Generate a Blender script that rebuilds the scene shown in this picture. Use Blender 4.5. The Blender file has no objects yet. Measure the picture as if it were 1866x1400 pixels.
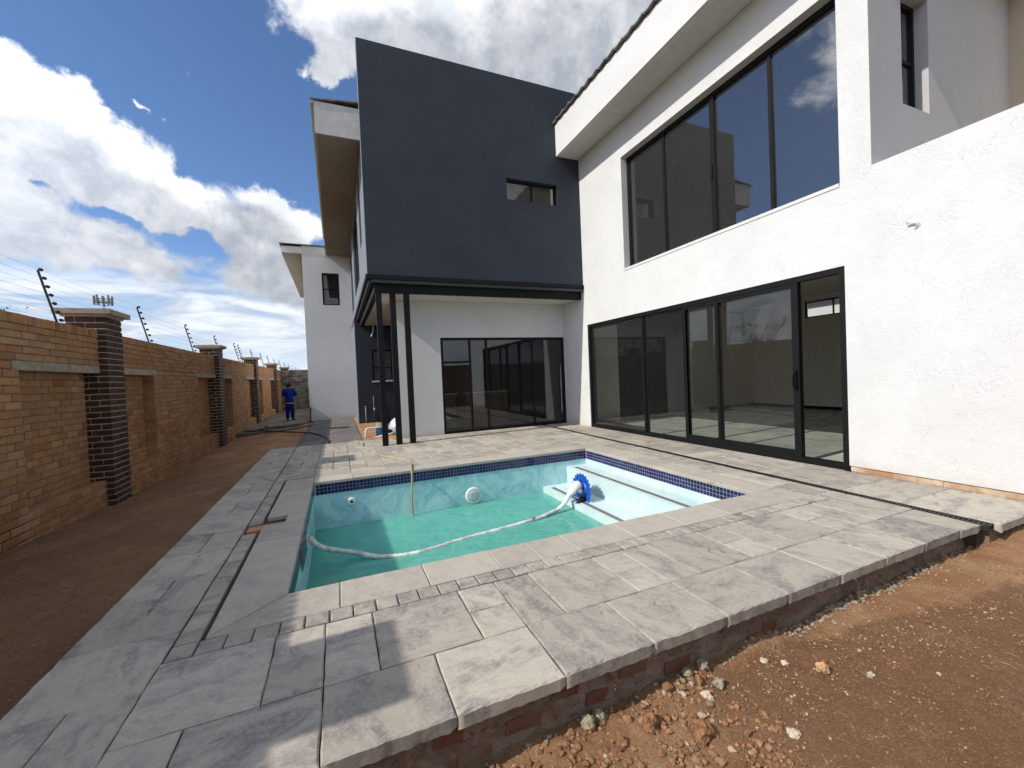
import bpy, bmesh, math, random
from mathutils import Vector, Matrix, noise
random.seed(7)
R = math.radians
SC = bpy.context.scene
COL = SC.collection
PI = math.pi

# ------------------------------------------------------------------ camera
cam_d = bpy.data.cameras.new("camera")
cam = bpy.data.objects.new("camera", cam_d)
COL.objects.link(cam)
SC.camera = cam
F_PX, CX, CY = 756.6115, 933.0, 700.0
YAW, PITCH, ROLL = R(22.8269), R(-1.20787), R(-2.4562)
_f = Vector((math.sin(YAW)*math.cos(PITCH), math.cos(YAW)*math.cos(PITCH), math.sin(PITCH)))
_r = Vector((math.cos(YAW), -math.sin(YAW), 0)); _u = _r.cross(_f)
CR = _r*math.cos(ROLL) + _u*math.sin(ROLL); CU = -_r*math.sin(ROLL) + _u*math.cos(ROLL); CF = _f
cam.matrix_world = Matrix(((CR.x, CU.x, -CF.x, 0), (CR.y, CU.y, -CF.y, 0), (CR.z, CU.z, -CF.z, 1.5), (0, 0, 0, 1)))
cam_d.sensor_width = 36.0
cam_d.lens = F_PX/1866*36
cam_d.clip_start = 0.05
cam_d.clip_end = 5000

# ------------------------------------------------------------------ node helpers
class NT:
    def __init__(s, nt): s.nt = nt
    def new(s, t, **kw):
        n = s.nt.nodes.new(t)
        for k, v in kw.items(): setattr(n, k, v)
        return n
    def link(s, a, b): s.nt.links.new(a, b)
    def put(s, sock, v):
        if v is None: return
        if isinstance(v, bpy.types.NodeSocket): s.link(v, sock)
        else: sock.default_value = v
    def m(s, op, a, b=None, c=None, clamp=False):
        n = s.new('ShaderNodeMath', operation=op); n.use_clamp = clamp
        s.put(n.inputs[0], a); s.put(n.inputs[1], b); s.put(n.inputs[2], c)
        return n.outputs[0]
    def v(s, op, a, b=None):
        n = s.new('ShaderNodeVectorMath', operation=op)
        s.put(n.inputs[0], a); s.put(n.inputs[1], b)
        return n.outputs['Value'] if op in ('DOT_PRODUCT', 'LENGTH') else n.outputs[0]
    def smooth(s, x, lo, hi, a=0.0, b=1.0):
        n = s.new('ShaderNodeMapRange', interpolation_type='SMOOTHSTEP')
        s.put(n.inputs['Value'], x); s.put(n.inputs['From Min'], lo); s.put(n.inputs['From Max'], hi)
        s.put(n.inputs['To Min'], a); s.put(n.inputs['To Max'], b)
        return n.outputs['Result']
    def mix(s, f, a, b, mode='MIX'):
        n = s.new('ShaderNodeMix', data_type='RGBA', blend_type=mode)
        s.put(n.inputs[0], f)
        for sock, v in ((n.inputs[6], a), (n.inputs[7], b)):
            if isinstance(v, (tuple, list)): v = (*v[:3], 1)
            s.put(sock, v)
        return n.outputs[2]
    def noise(s, vec, scale, detail=4, rough=0.55, dist=0.0, kind='FBM', col=False):
        n = s.new('ShaderNodeTexNoise'); n.noise_type = kind
        n.inputs['Scale'].default_value = scale; n.inputs['Detail'].default_value = detail
        n.inputs['Roughness'].default_value = rough; n.inputs['Distortion'].default_value = dist
        s.put(n.inputs['Vector'], vec)
        return n.outputs['Color' if col else 'Fac']

# ------------------------------------------------------------------ sun, sky, exposure
TRAVEL = Vector((1.22, 0.13, -1.0)).normalized()
SUNDIR = -TRAVEL
EL = math.asin(SUNDIR.z)
SUN_ROT = math.atan2(SUNDIR.x, SUNDIR.y)
sun_d = bpy.data.lights.new("sun", 'SUN')
sun = bpy.data.objects.new("sun", sun_d); COL.objects.link(sun)
sun.rotation_euler = TRAVEL.to_track_quat('-Z', 'Y').to_euler()
sun.location = (-20, -3, 20)
sun_d.energy = 3.2
sun_d.angle = R(0.55)
sun_d.color = (1.0, 0.95, 0.87)

world = bpy.data.worlds.new("World"); SC.world = world
world.use_nodes = True
wn = NT(world.node_tree)
for n in list(world.node_tree.nodes): world.node_tree.nodes.remove(n)
def pdir(px, py):
    return (CR*((px-CX)/F_PX) - CU*((py-CY)/F_PX) + CF).normalized()
def build_world():
    tc = wn.new('ShaderNodeTexCoord'); D = wn.v('NORMALIZE', tc.outputs['Generated'])
    sky = wn.new('ShaderNodeTexSky', sky_type='NISHITA')
    sky.sun_disc = False; sky.sun_elevation = EL; sky.sun_rotation = SUN_ROT
    sky.altitude = 1400; sky.air_density = 1.0; sky.dust_density = 0.3; sky.ozone_density = 1.6
    skyc = wn.mix(1.0, sky.outputs[0], (0.108*0.78, 0.108*0.92, 0.108*1.08), 'MULTIPLY')
    # (centre px, centre py, half length, half width, tilt, weight): clouds of the sky, as directions
    B = [(-20, 185, 125, 95, 32, 1.0), (95, 215, 125, 75, 38, 1.0), (165, 300, 190, 72, 33, 1.1), (320, 382, 125, 54, 27, 1.05), (432, 430, 78, 36, 48, .95),
         (470, 350, 88, 28, 30, 1.0), (20, 410, 190, 50, 20, 1.05), (170, 445, 160, 30, 22, .9), (482, 468, 34, 24, 80, .6), (-120, 300, 160, 120, 20, 1.0),
         (335, 148, 58, 15, 44, 1.15), (585, 135, 36, 18, -20, 1.1), (560, 40, 90, 62, 25, .85), (700, 30, 150, 80, 10, .95),
         (900, 70, 170, 120, 10, 1.1), (1090, 60, 160, 120, 10, 1.1), (543, 416, 60, 26, -14, .95), (530, 512, 85, 50, 5, 1.6),
         (300, 412, 26, 11, 0, .7), (255, 186, 16, 7, 30, .7), (300, 212, 20, 8, 20, .7), (315, 110, 12, 6, 0, .6), (556, 232, 16, 9, 40, .5)]
    NEG = [(250, 40, 300, 95, 15, .8), (470, 250, 120, 70, 30, .5), (395, 462, 95, 20, 8, .8), (580, 300, 60, 70, 0, .5), (82, 330, 22, 9, 10, .7), (215, 395, 60, 12, 20, .55), (560, 200, 90, 50, 0, .45)]
    def blobs(vec, lst):
        tot = None
        for (px, py, rx, ry, t, w) in lst:
            c = pdir(px, py); t = R(t)
            U = pdir(px+rx*math.cos(t), py+rx*math.sin(t)) - c
            V = pdir(px-ry*math.sin(t), py+ry*math.cos(t)) - c
            q = wn.v('SUBTRACT', vec, tuple(c))
            a = wn.v('DOT_PRODUCT', q, tuple(U/U.length_squared)); b = wn.v('DOT_PRODUCT', q, tuple(V/V.length_squared))
            ss = wn.m('MULTIPLY_ADD', a, a, wn.m('MULTIPLY', b, b))
            e = wn.m('EXPONENT', wn.m('MULTIPLY', ss, -0.8))
            tot = wn.m('MULTIPLY', e, w) if tot is None else wn.m('MULTIPLY_ADD', e, w, tot)
        return tot
    warp = wn.new('ShaderNodeVectorMath', operation='MULTIPLY_ADD')
    wn.put(warp.inputs[0], wn.noise(D, 7.0, 6, .62, col=True)); warp.inputs[1].default_value = (.12, .12, .12)
    wn.put(warp.inputs[2], wn.v('SUBTRACT', D, (.06, .06, .06)))
    W = warp.outputs[0]
    # general cover of the rest of the sky: scattered cloud
    low = wn.noise(D, 2.3, 4, .5)
    gen = wn.smooth(low, .40, .62, 0, 1.2)
    # keep the general cover out of the part in view
    c = pdir(400, 330); away = wn.smooth(wn.v('DOT_PRODUCT', D, tuple(c)), .62, .82, 1, 0)
    gen = wn.m('MULTIPLY', gen, away)
    fine = wn.noise(D, 10.0, 14, .64, .25)
    finer = wn.m('SUBTRACT', fine, .5)
    BW = blobs(W, B)
    body = wn.m('SUBTRACT', wn.m('ADD', BW, gen), blobs(W, NEG))
    dens = wn.m('MULTIPLY_ADD', finer, 1.7, body)
    alpha = wn.smooth(dens, .36, .80)
    # shading: look towards the sun through the cloud body
    off = wn.v('ADD', D, tuple(SUNDIR*0.035 + Vector((0, 0, .05))))
    f_off = wn.noise(off, 8.0, 7, .58, .2)
    d2 = wn.m('MULTIPLY_ADD', wn.m('SUBTRACT', f_off, .5), 2.4, wn.m('ADD', blobs(off, B), gen))
    shade = wn.smooth(d2, .38, 1.15)
    puff = wn.smooth(wn.noise(D, 16, 10, .62, .3), .34, .66)
    bright = wn.mix(puff, (.62, .65, .70), (.80, .795, .785))
    cloudc = wn.mix(shade, bright, wn.mix(puff, (.31, .335, .39), (.46, .48, .52)))
    glow = wn.smooth(wn.v('DOT_PRODUCT', D, tuple(SUNDIR)), .10, .95, 1.0, 2.3)      # cloud near the sun raised in brightness to fill the shade
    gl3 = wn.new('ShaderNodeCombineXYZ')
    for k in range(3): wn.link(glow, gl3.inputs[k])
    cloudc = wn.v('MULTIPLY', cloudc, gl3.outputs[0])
    # thin streaked layer towards the horizon
    sep = wn.new('ShaderNodeSeparateXYZ'); wn.link(D, sep.inputs[0]); zz = sep.outputs[2]
    flat = wn.v('MULTIPLY', D, (1.5, 1.5, 8.0))
    st = wn.noise(flat, 3.4, 10, .62, .5); st2 = wn.noise(flat, 1.1, 3, .5)
    band = wn.smooth(zz, .26, .15)
    sta = wn.m('MULTIPLY', wn.smooth(wn.m('ADD', wn.m('MULTIPLY', st, .7), wn.m('MULTIPLY', st2, .3)), .36, .52), band)
    skyc2 = wn.mix(wn.m('MULTIPLY', sta, .92), skyc, wn.mix(wn.smooth(st, .42, .62), (.43, .50, .60), (.76, .78, .80)))
    haze = wn.smooth(zz, .16, 0.0, 0, .7)
    skyc3 = wn.mix(haze, skyc2, (.56, .64, .74))
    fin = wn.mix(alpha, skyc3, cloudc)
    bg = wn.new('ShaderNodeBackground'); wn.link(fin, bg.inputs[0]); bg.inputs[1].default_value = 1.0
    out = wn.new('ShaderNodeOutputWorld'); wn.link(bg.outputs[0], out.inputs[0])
build_world()
vs = SC.view_settings
vs.view_transform = 'Standard'; vs.look = 'None'; vs.exposure = 0.46; vs.gamma = 1.0; vs.use_curve_mapping = False
cy = SC.cycles
cy.max_bounces = 10; cy.diffuse_bounces = 4; cy.glossy_bounces = 4; cy.transmission_bounces = 6; cy.transparent_max_bounces = 16
cy.caustics_reflective = False; cy.caustics_refractive = False
cy.sample_clamp_indirect = 4.0
cy.use_denoising = True

# ------------------------------------------------------------------ materials
def new_mat(name):
    m = bpy.data.materials.new(name); m.use_nodes = True
    nt = m.node_tree
    for n in list(nt.nodes): nt.nodes.remove(n)
    return m, NT(nt)
def world_pos(t): return t.new('ShaderNodeNewGeometry').outputs['Position']
def finish(t, col, rough=.8, spec=.3, bump=None, bstr=.5, bdist=.01, metal=0.0, extra=None):
    p = t.new('ShaderNodeBsdfPrincipled')
    if isinstance(col, (tuple, list)): col = (*col[:3], 1)
    t.put(p.inputs['Base Color'], col); t.put(p.inputs['Roughness'], rough)
    p.inputs['Specular IOR Level'].default_value = spec; p.inputs['Metallic'].default_value = metal
    if bump is not None:
        b = t.new('ShaderNodeBump'); b.inputs['Strength'].default_value = bstr; b.inputs['Distance'].default_value = bdist
        t.link(bump, b.inputs['Height']); t.link(b.outputs[0], p.inputs['Normal'])
    o = t.new('ShaderNodeOutputMaterial'); t.link(p.outputs[0], o.inputs[0])
    return p
def simple(name, col, rough=.6, spec=.4, metal=0.0, var=.12, scale=6, bstr=.15, bscale=60):
    m, t = new_mat(name); P = world_pos(t)
    n = t.noise(P, scale, 5, .6)
    c2 = tuple(min(1, c*(1-var*2)) for c in col); c1 = tuple(min(1, c*(1+var)) for c in col)
    c = t.mix(t.smooth(n, .3, .7), c1, c2)
    finish(t, c, rough, spec, t.noise(P, bscale, 3, .6), bstr, .004, metal)
    return m
def plaster(name, col, c2, rough=.85, marks=1.0, bstr=.7, spec=.2, dirt=None):
    m, t = new_mat(name); P = world_pos(t)
    big = t.noise(P, 1.1, 5, .6, .3); mid = t.noise(P, 7, 6, .65, .4)
    f = t.m('MULTIPLY_ADD', t.smooth(big, .35, .7), .6, t.m('MULTIPLY', t.smooth(mid, .4, .75), .4))
    c = t.mix(f, col, c2)
    # trowel marks and pits
    rid = t.noise(t.v('MULTIPLY', P, (1, 1, .7)), 16, 7, .62, 1.4)
    pit = t.new('ShaderNodeTexVoronoi'); pit.inputs['Scale'].default_value = 38; t.link(P, pit.inputs['Vector'])
    patch = t.smooth(t.noise(P, 2.7, 4, .6), .47, .66)
    pit2 = t.smooth(t.noise(t.v('MULTIPLY', P, (1, 1, 2.0)), 55, 3, .6, 1.5), .66, .74)
    pits = t.m('MULTIPLY', t.m('MAXIMUM', t.smooth(pit.outputs['Distance'], .20, .06), pit2), patch)
    vert = t.noise(t.v('MULTIPLY', P, (9, 9, 1.6)), 6, 4, .7)
    h = t.m('ADD', t.m('MULTIPLY', rid, 1.0), t.m('MULTIPLY', vert, .35))
    h = t.m('SUBTRACT', t.m('MULTIPLY_ADD', t.noise(t.v('MULTIPLY', P, (1, 1, 3.2)), 24, 5, .7, .8), .7, h), t.m('MULTIPLY', pits, 1.3))
    c = t.mix(t.m('MULTIPLY', pits, marks*.5), c, tuple(k*.55 for k in col))
    if dirt is not None:
        sep = t.new('ShaderNodeSeparateXYZ'); t.link(P, sep.inputs[0])
        dz = t.m('MULTIPLY_ADD', t.noise(P, 5, 5, .6), .35, sep.outputs[2])
        c = t.mix(t.smooth(dz, .42, .16, 0, .45), c, dirt)
    finish(t, c, rough, spec, h, bstr, .008)
    return m
M = {}
M['white'] = plaster('white_plaster', (.645, .645, .635), (.585, .585, .575), dirt=(.52, .42, .33))
M['cream'] = plaster('off_white_plaster', (.64, .65, .64), (.58, .585, .58), dirt=(.48, .42, .36))
M['grey_recess'] = plaster('shade_grey_plaster', (.45, .45, .455), (.41, .41, .42), bstr=.4)  # recess grey: the roof's shade on the wall put into the colour
M['dark'] = plaster('charcoal_blue_paint', (.034, .041, .055), (.024, .030, .042), rough=.65, marks=.1, bstr=.28, spec=.3)
M['side'] = plaster('mid_grey_paint', (.19, .21, .235), (.17, .185, .21), rough=.7, marks=.1, bstr=.3)
M['beige'] = plaster('beige_plaster', (.52, .44, .33), (.48, .40, .30), marks=.2, bstr=.3)
M['soffit_white'] = simple('white_ceiling_paint', (.70, .68, .63), .9, .1, var=.03)
M['soffit_brown'] = simple('taupe_soffit_board', (.30, .255, .21), .9, .1, var=.04)
M['soffit_tan'] = simple('sand_soffit_board', (.43, .41, .37), .9, .1, var=.04)
M['int_wall'] = simple('interior_paint', (.74, .69, .62), .85, .2, var=.03, bstr=.05)
M['int_white'] = simple('interior_white_paint', (.80, .82, .78), .85, .2, var=.03, bstr=.05)
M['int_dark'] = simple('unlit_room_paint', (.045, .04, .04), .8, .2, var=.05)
M['int_cabinet'] = simple('brown_cabinet_board', (.16, .07, .035), .5, .4, var=.1)
M['black'] = simple('black_powder_coat', (.006, .006, .007), .55, .22, var=.1, bstr=.03)
M['steel_black'] = simple('black_painted_steel', (.007, .007, .008), .6, .2, var=.15, bstr=.06)
M['roof_tile'] = simple('weathered_roof_tile', (.20, .185, .165), .85, .2, var=.3, scale=5)
M['sandstone'] = simple('cast_stone', (.40, .34, .26), .9, .15, var=.10, scale=9, bstr=.35)
M['lintel'] = simple('concrete_lintel', (.40, .35, .27), .92, .15, var=.12, scale=12, bstr=.4)
M['blockwork'] = simple('rough_blockwork', (.20, .18, .155), .95, .1, var=.3, scale=4, bstr=1.0, bscale=14)
M['mortar'] = simple('pale_mortar', (.30, .19, .115), .95, .1, var=.12, scale=14, bstr=.6)
M['mortar_dark'] = simple('grey_brown_mortar', (.46, .37, .28), .95, .1, var=.12, scale=14, bstr=.6)
M['pvc_white'] = simple('white_pvc', (.72, .73, .70), .35, .5, var=.05, bstr=.02)
M['hose_white'] = simple('white_ribbed_hose', (.64, .66, .63), .45, .4, var=.22, bstr=.05)
M['hose_tan'] = simple('tan_garden_hose', (.42, .34, .21), .5, .4, var=.15, scale=3, bstr=.05)
M['hose_black'] = simple('black_poly_pipe', (.012, .012, .012), .5, .4, var=.1, bstr=.05)
M['blue_plastic'] = simple('blue_plastic', (.006, .075, .42), .35, .5, var=.08, bstr=.03)
M['blue_pump'] = simple('blue_strainer_plastic', (.012, .14, .42), .35, .5, var=.08, bstr=.03)
M['tank'] = simple('pale_blue_fibreglass', (.46, .56, .62), .35, .5, var=.05, bstr=.02)
M['grey_plastic'] = simple('grey_plastic', (.22, .23, .24), .5, .4, var=.1)
M['lens'] = simple('lamp_lens', (.42, .52, .55), .15, .6, var=.08, scale=20)
M['overall'] = simple('royal_blue_cotton', (.007, .024, .20), .9, .1, var=.25, scale=9, bstr=.5, bscale=12)
M['overall_dark'] = simple('navy_blue_cotton', (.005, .014, .13), .9, .1, var=.25, scale=9, bstr=.5, bscale=12)
M['skin'] = simple('brown_skin', (.07, .035, .02), .6, .3, var=.05)
M['hair'] = simple('black_hair', (.006, .006, .006), .8, .2, var=.05)
M['robe'] = simple('pale_cotton_robe', (.46, .43, .38), .9, .1, var=.06, bstr=.3, bscale=9)
M['wire'] = simple('galvanised_wire', (.22, .22, .23), .4, .5, metal=.6)
M['pole'] = simple('black_fence_pole', (.012, .012, .014), .5, .4)
M['threshold'] = simple('pale_cement', (.48, .42, .33), .9, .1, var=.15, scale=12)
M['drain'] = simple('black_plastic_grate', (.028, .028, .03), .55, .4, var=.2, scale=8)
M['leaf'] = simple('green_leaf', (.045, .07, .02), .6, .3, var=.3)
M['bark'] = simple('grey_bark', (.10, .075, .05), .9, .1, var=.2)

def piece_random(t):
    g = t.new('ShaderNodeNewGeometry').outputs['Random Per Island']
    o = t.new('ShaderNodeObjectInfo').outputs['Random']
    return t.m('FRACT', t.m('ADD', t.m('MULTIPLY', g, 7.13), o))
def brick_mat(name, cols, rough=.88, dust=(.42, .30, .20), dustf=.25):
    m, t = new_mat(name); P = world_pos(t)
    r = piece_random(t)
    ramp = t.new('ShaderNodeValToRGB'); t.link(r, ramp.inputs[0])
    el = ramp.color_ramp.elements
    while len(el) < len(cols): el.new(.5)
    for i, c in enumerate(cols): el[i].position = i/(len(cols)-1); el[i].color = (*c, 1)
    n = t.noise(P, 18, 6, .65, .3)
    c = t.mix(t.smooth(n, .35, .75, 0, .45), ramp.outputs[0], tuple(k*.55 for k in cols[0]))
    c = t.mix(t.smooth(t.noise(P, .55, 5, .62, .6), .40, .68, 0, .38), c, tuple(k*.52 for k in cols[0]))
    c = t.mix(t.smooth(t.noise(P, 3.1, 8, .72, 1.0), .60, .72, 0, .45), c, tuple(min(.6, k*1.5+.06) for k in cols[1]))
    d = t.m('MULTIPLY', t.smooth(t.noise(P, 2.2, 5, .6, .5), .42, .72), dustf*2)
    c = t.mix(d, c, dust)
    h = t.m('MULTIPLY_ADD', t.noise(P, 130, 4, .6), .5, t.noise(P, 35, 4, .6))
    finish(t, c, rough, .2, h, .45, .004)
    return m
M['brick'] = brick_mat('clay_brick', [(.40, .195, .090), (.50, .275, .130), (.45, .225, .105), (.56, .335, .175), (.34, .145, .066), (.48, .275, .140)], dustf=.22)
M['brick_dark'] = brick_mat('dark_clinker_brick', [(.030, .017, .016), (.060, .030, .025), (.095, .044, .032), (.040, .024, .025), (.075, .046, .040), (.050, .034, .034)], rough=.6, dust=(.16, .09, .06), dustf=.10)
M['brick_pale'] = brick_mat('mortar_smeared_brick', [(.50, .30, .18), (.42, .20, .11), (.55, .38, .25), (.46, .25, .14)], dust=(.60, .50, .38), dustf=.6)
M['brick_red'] = brick_mat('red_stock_brick', [(.26, .085, .045), (.32, .11, .055), (.21, .065, .035)], dust=(.26, .17, .11), dustf=.5)
M['paver'] = brick_mat('grey_paver', [(.16, .15, .145), (.20, .185, .175), (.13, .125, .125), (.23, .21, .195)], dust=(.30, .23, .17), dustf=.22)

def slab_mat(name, c1, c2, c3, sc=1.0, relief=1.0, patch=1.0):
    m, t = new_mat(name); P = world_pos(t)
    oi = t.new('ShaderNodeObjectInfo'); r = oi.outputs['Random']
    comb = t.new('ShaderNodeCombineXYZ'); t.link(t.m('MULTIPLY', r, 13.0), comb.inputs[0]); t.link(t.m('MULTIPLY', r, 7.7), comb.inputs[1]); t.link(t.m('MULTIPLY', r, 5.1), comb.inputs[2])
    Q = t.v('ADD', P, comb.outputs[0])
    rot = t.new('ShaderNodeVectorRotate', rotation_type='Z_AXIS'); t.link(Q, rot.inputs['Vector'])
    t.link(t.m('MULTIPLY', t.m('GREATER_THAN', t.m('FRACT', t.m('MULTIPLY', r, 17.0)), .5), 1.3), rot.inputs['Angle'])
    S = t.v('MULTIPLY', rot.outputs[0], (1.0, 1.8, 1.0))
    pt = t.noise(S, 2.2*sc, 7, .62, .9)
    thr = t.m('MULTIPLY_ADD', r, .12, .42)
    dark = t.m('MULTIPLY', t.smooth(t.m('SUBTRACT', pt, thr), -.05, .17), t.smooth(t.noise(P, 15, 10, .78, .8), .36, .58, .15, 1.0))
    speck = t.noise(P, 34, 9, .78, .5)
    c = t.mix(t.m('MULTIPLY', dark, .95*patch), c1, c2)
    c = t.mix(t.smooth(t.noise(S, 5, 9, .75, .6), .46, .64, 0, .40*patch), c, c2)
    c = t.mix(t.smooth(speck, .48, .64, 0, .5), c, c3)
    fine = t.noise(P, 120, 4, .7)
    c = t.mix(t.smooth(fine, .54, .70, 0, .38), c, tuple(k*.55 for k in c2))
    tone = t.new('ShaderNodeMapRange'); t.link(t.m('FRACT', t.m('MULTIPLY', r, 31.0)), tone.inputs[0]); tone.inputs[3].default_value = 1.0-.17*patch; tone.inputs[4].default_value = 1.0+.07*patch
    tv = t.new('ShaderNodeCombineXYZ')
    for k_ in range(3): t.link(tone.outputs[0], tv.inputs[k_])
    c = t.v('MULTIPLY', c, tv.outputs[0])
    stain = t.smooth(t.noise(P, .9, 5, .6, .3), .58, .74, 0, .35)
    c = t.mix(stain, c, (.42, .33, .22))
    crack = t.noise(rot.outputs[0], 1.3*sc, 3, .5, .7)
    ridge = t.m('ABSOLUTE', t.m('SUBTRACT', crack, .5))
    line = t.smooth(ridge, .009, .0)
    # a few thin folds where the cast surface steps down
    keep = t.smooth(t.noise(P, 2.6, 3, .5), .58, .66)
    line = t.m('MULTIPLY', line, keep)
    c = t.mix(t.m('MULTIPLY', line, .45), c, tuple(k*.4 for k in c2))
    h = t.m('MULTIPLY_ADD', t.noise(S, 4.0*sc, 7, .58, .8), 1.0, t.m('MULTIPLY', t.noise(P, 60, 5, .65), .12))
    h = t.m('MULTIPLY_ADD', line, -.25, h)
    finish(t, c, .85, .2, h, .65*relief, .013)
    return m
M['slab'] = slab_mat('riven_cast_slab', (.43, .385, .318), (.205, .183, .182), (.50, .455, .385))
M['small_slab'] = slab_mat('riven_cast_sett', (.40, .36, .30), (.20, .18, .178), (.46, .42, .35), 1.6)
M['coping'] = slab_mat('smooth_coping', (.425, .385, .325), (.29, .262, .235), (.49, .445, .375), 1.0, .45, .6)

def soil_mat():
    m, t = new_mat('red_brown_soil'); P = world_pos(t)
    sep = t.new('ShaderNodeSeparateXYZ'); t.link(P, sep.inputs[0])
    a = t.noise(P, 1.3, 6, .6, .4); b = t.noise(P, 9, 7, .68, .3); g = t.noise(P, 90, 5, .75); gg = t.noise(P, 260, 3, .7)
    dry, red, wet, pale = (.45, .265, .14), (.34, .165, .078), (.20, .10, .05), (.54, .37, .225)
    c = t.mix(t.smooth(a, .38, .62), dry, red)
    # damp ground: outer shape like a spill over the lower right, and along the wall to the left
    px = t.m('MULTIPLY_ADD', t.noise(P, 2.6, 6, .65, .6), .55, sep.outputs[1])
    damp = t.smooth(t.m('SUBTRACT', t.m('MULTIPLY_ADD', t.m('SUBTRACT', sep.outputs[0], 3.2), -.16, 1.93), px), -.03, .06)
    bx = t.smooth(sep.outputs[0], 1.2, 2.2)
    damp = t.m('MULTIPLY', t.m('MULTIPLY', damp, bx), t.smooth(b, .30, .52, .62, 1.0))
    wet2 = t.m('MULTIPLY', t.smooth(sep.outputs[0], -1.2, -1.6), t.smooth(t.m('MULTIPLY_ADD', t.noise(P, 1.2, 4, .6), 3.0, sep.outputs[1]), 13.5, 10.5))
    c = t.mix(t.smooth(b, .5, .75, 0, .6), c, pale)
    c = t.mix(t.m('MULTIPLY', damp, .85), c, wet)
    blotch = t.m('MULTIPLY', wet2, t.smooth(t.noise(P, 1.1, 5, .6, .5), .35, .62, .45, .95))
    c = t.mix(blotch, c, (.225, .125, .068))
    c = t.mix(t.smooth(g, .54, .66, 0, .7), c, (.50, .36, .235))
    c = t.mix(t.smooth(g, .46, .34, 0, .6), c, (.11, .055, .03))
    c = t.mix(t.smooth(gg, .60, .68, 0, .8), c, (.60, .47, .34))
    h = t.m('ADD', t.m('MULTIPLY', b, 1.2), t.m('ADD', t.m('MULTIPLY', g, .6), t.m('MULTIPLY', gg, .25)))
    finish(t, c, .92, .15, h, 1.0, .034)
    return m
M['soil'] = soil_mat()
M['far_ground'] = simple('dry_veld', (.22, .15, .08), .95, .1, var=.25, scale=.3)
M['stone_tan'] = simple('tan_stone', (.46, .30, .16), .9, .2, var=.2, scale=25, bstr=.6)
M['stone_pale'] = simple('pale_stone', (.56, .47, .37), .9, .2, var=.2, scale=25, bstr=.6)
M['stone_clod'] = simple('earth_clod', (.30, .155, .080), .95, .1, var=.3, scale=25, bstr=.8)
M['stone_cement'] = simple('cement_crumb', (.30, .245, .175), .95, .1, var=.2, scale=25, bstr=.8)
M['straw'] = simple('dry_straw', (.42, .33, .19), .9, .1)
M['stone_mix'] = brick_mat('mixed_gravel', [(.24, .125, .065), (.30, .18, .10), (.20, .10, .052), (.50, .40, .29), (.27, .145, .075), (.22, .115, .06)], dustf=.05)
M['base_render'] = None
def base_mat():
    m, t = new_mat('muddy_render'); P = world_pos(t)
    n = t.noise(P, 3.2, 7, .65, .5); b = t.noise(t.v('MULTIPLY', P, (1, 1, 2)), 11, 6, .6, .4)
    c = t.mix(t.smooth(n, .38, .62), (.34, .27, .21), (.22, .155, .11))
    c = t.mix(t.smooth(b, .56, .70, 0, .8), c, (.23, .10, .05))
    c = t.mix(t.smooth(b, .44, .30, 0, .7), c, (.08, .045, .03))
    c = t.mix(t.smooth(t.noise(P, 40, 7, .75), .5, .64, 0, .4), c, (.42, .35, .28))
    finish(t, c, .95, .1, t.m('ADD', t.noise(P, 14, 6, .7, .6), t.m('MULTIPLY', t.noise(P, 60, 4, .7), .4)), 1.0, .03)
    return m
M['base_render'] = base_mat()
def pool_mat(name, c1, c2, c3, am):
    m, t = new_mat(name); P = world_pos(t)
    a = t.noise(P, 2.2, 7, .68, 1.6); b = t.noise(P, 7, 8, .72, 2.0)
    c = t.mix(t.smooth(a, .36, .66, 0, am), c1, c2)
    c = t.mix(t.smooth(b, .54, .70, 0, am*.8), c, c3)
    finish(t, c, .6, .3, t.noise(P, 12, 5, .6, .8), .3, .006)
    return m
M['pool'] = pool_mat('marbled_pool_plaster', (.50, .76, .77), (.27, .54, .61), (.20, .45, .53), .95)
M['pool_step'] = pool_mat('pale_pool_plaster', (.56, .66, .64), (.46, .60, .59), (.27, .50, .55), .85)
def tile_mat():
    m, t = new_mat('cobalt_mosaic'); r = piece_random(t)
    c = t.mix(r, (.004, .005, .035), (.010, .010, .115))
    c = t.mix(t.smooth(t.m('FRACT', t.m('MULTIPLY', r, 5.3)), .82, .9, 0, .5), c, (.03, .05, .13))
    finish(t, c, .12, .5, t.noise(world_pos(t), 30, 3, .5), .06, .003)
    return m
M['tile'] = tile_mat()
M['grout'] = simple('pale_lilac_grout', (.33, .32, .38), .9, .1, var=.08)
M['tile_grey'] = simple('grey_mosaic', (.17, .165, .165), .35, .4, var=.15, scale=20)
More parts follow.
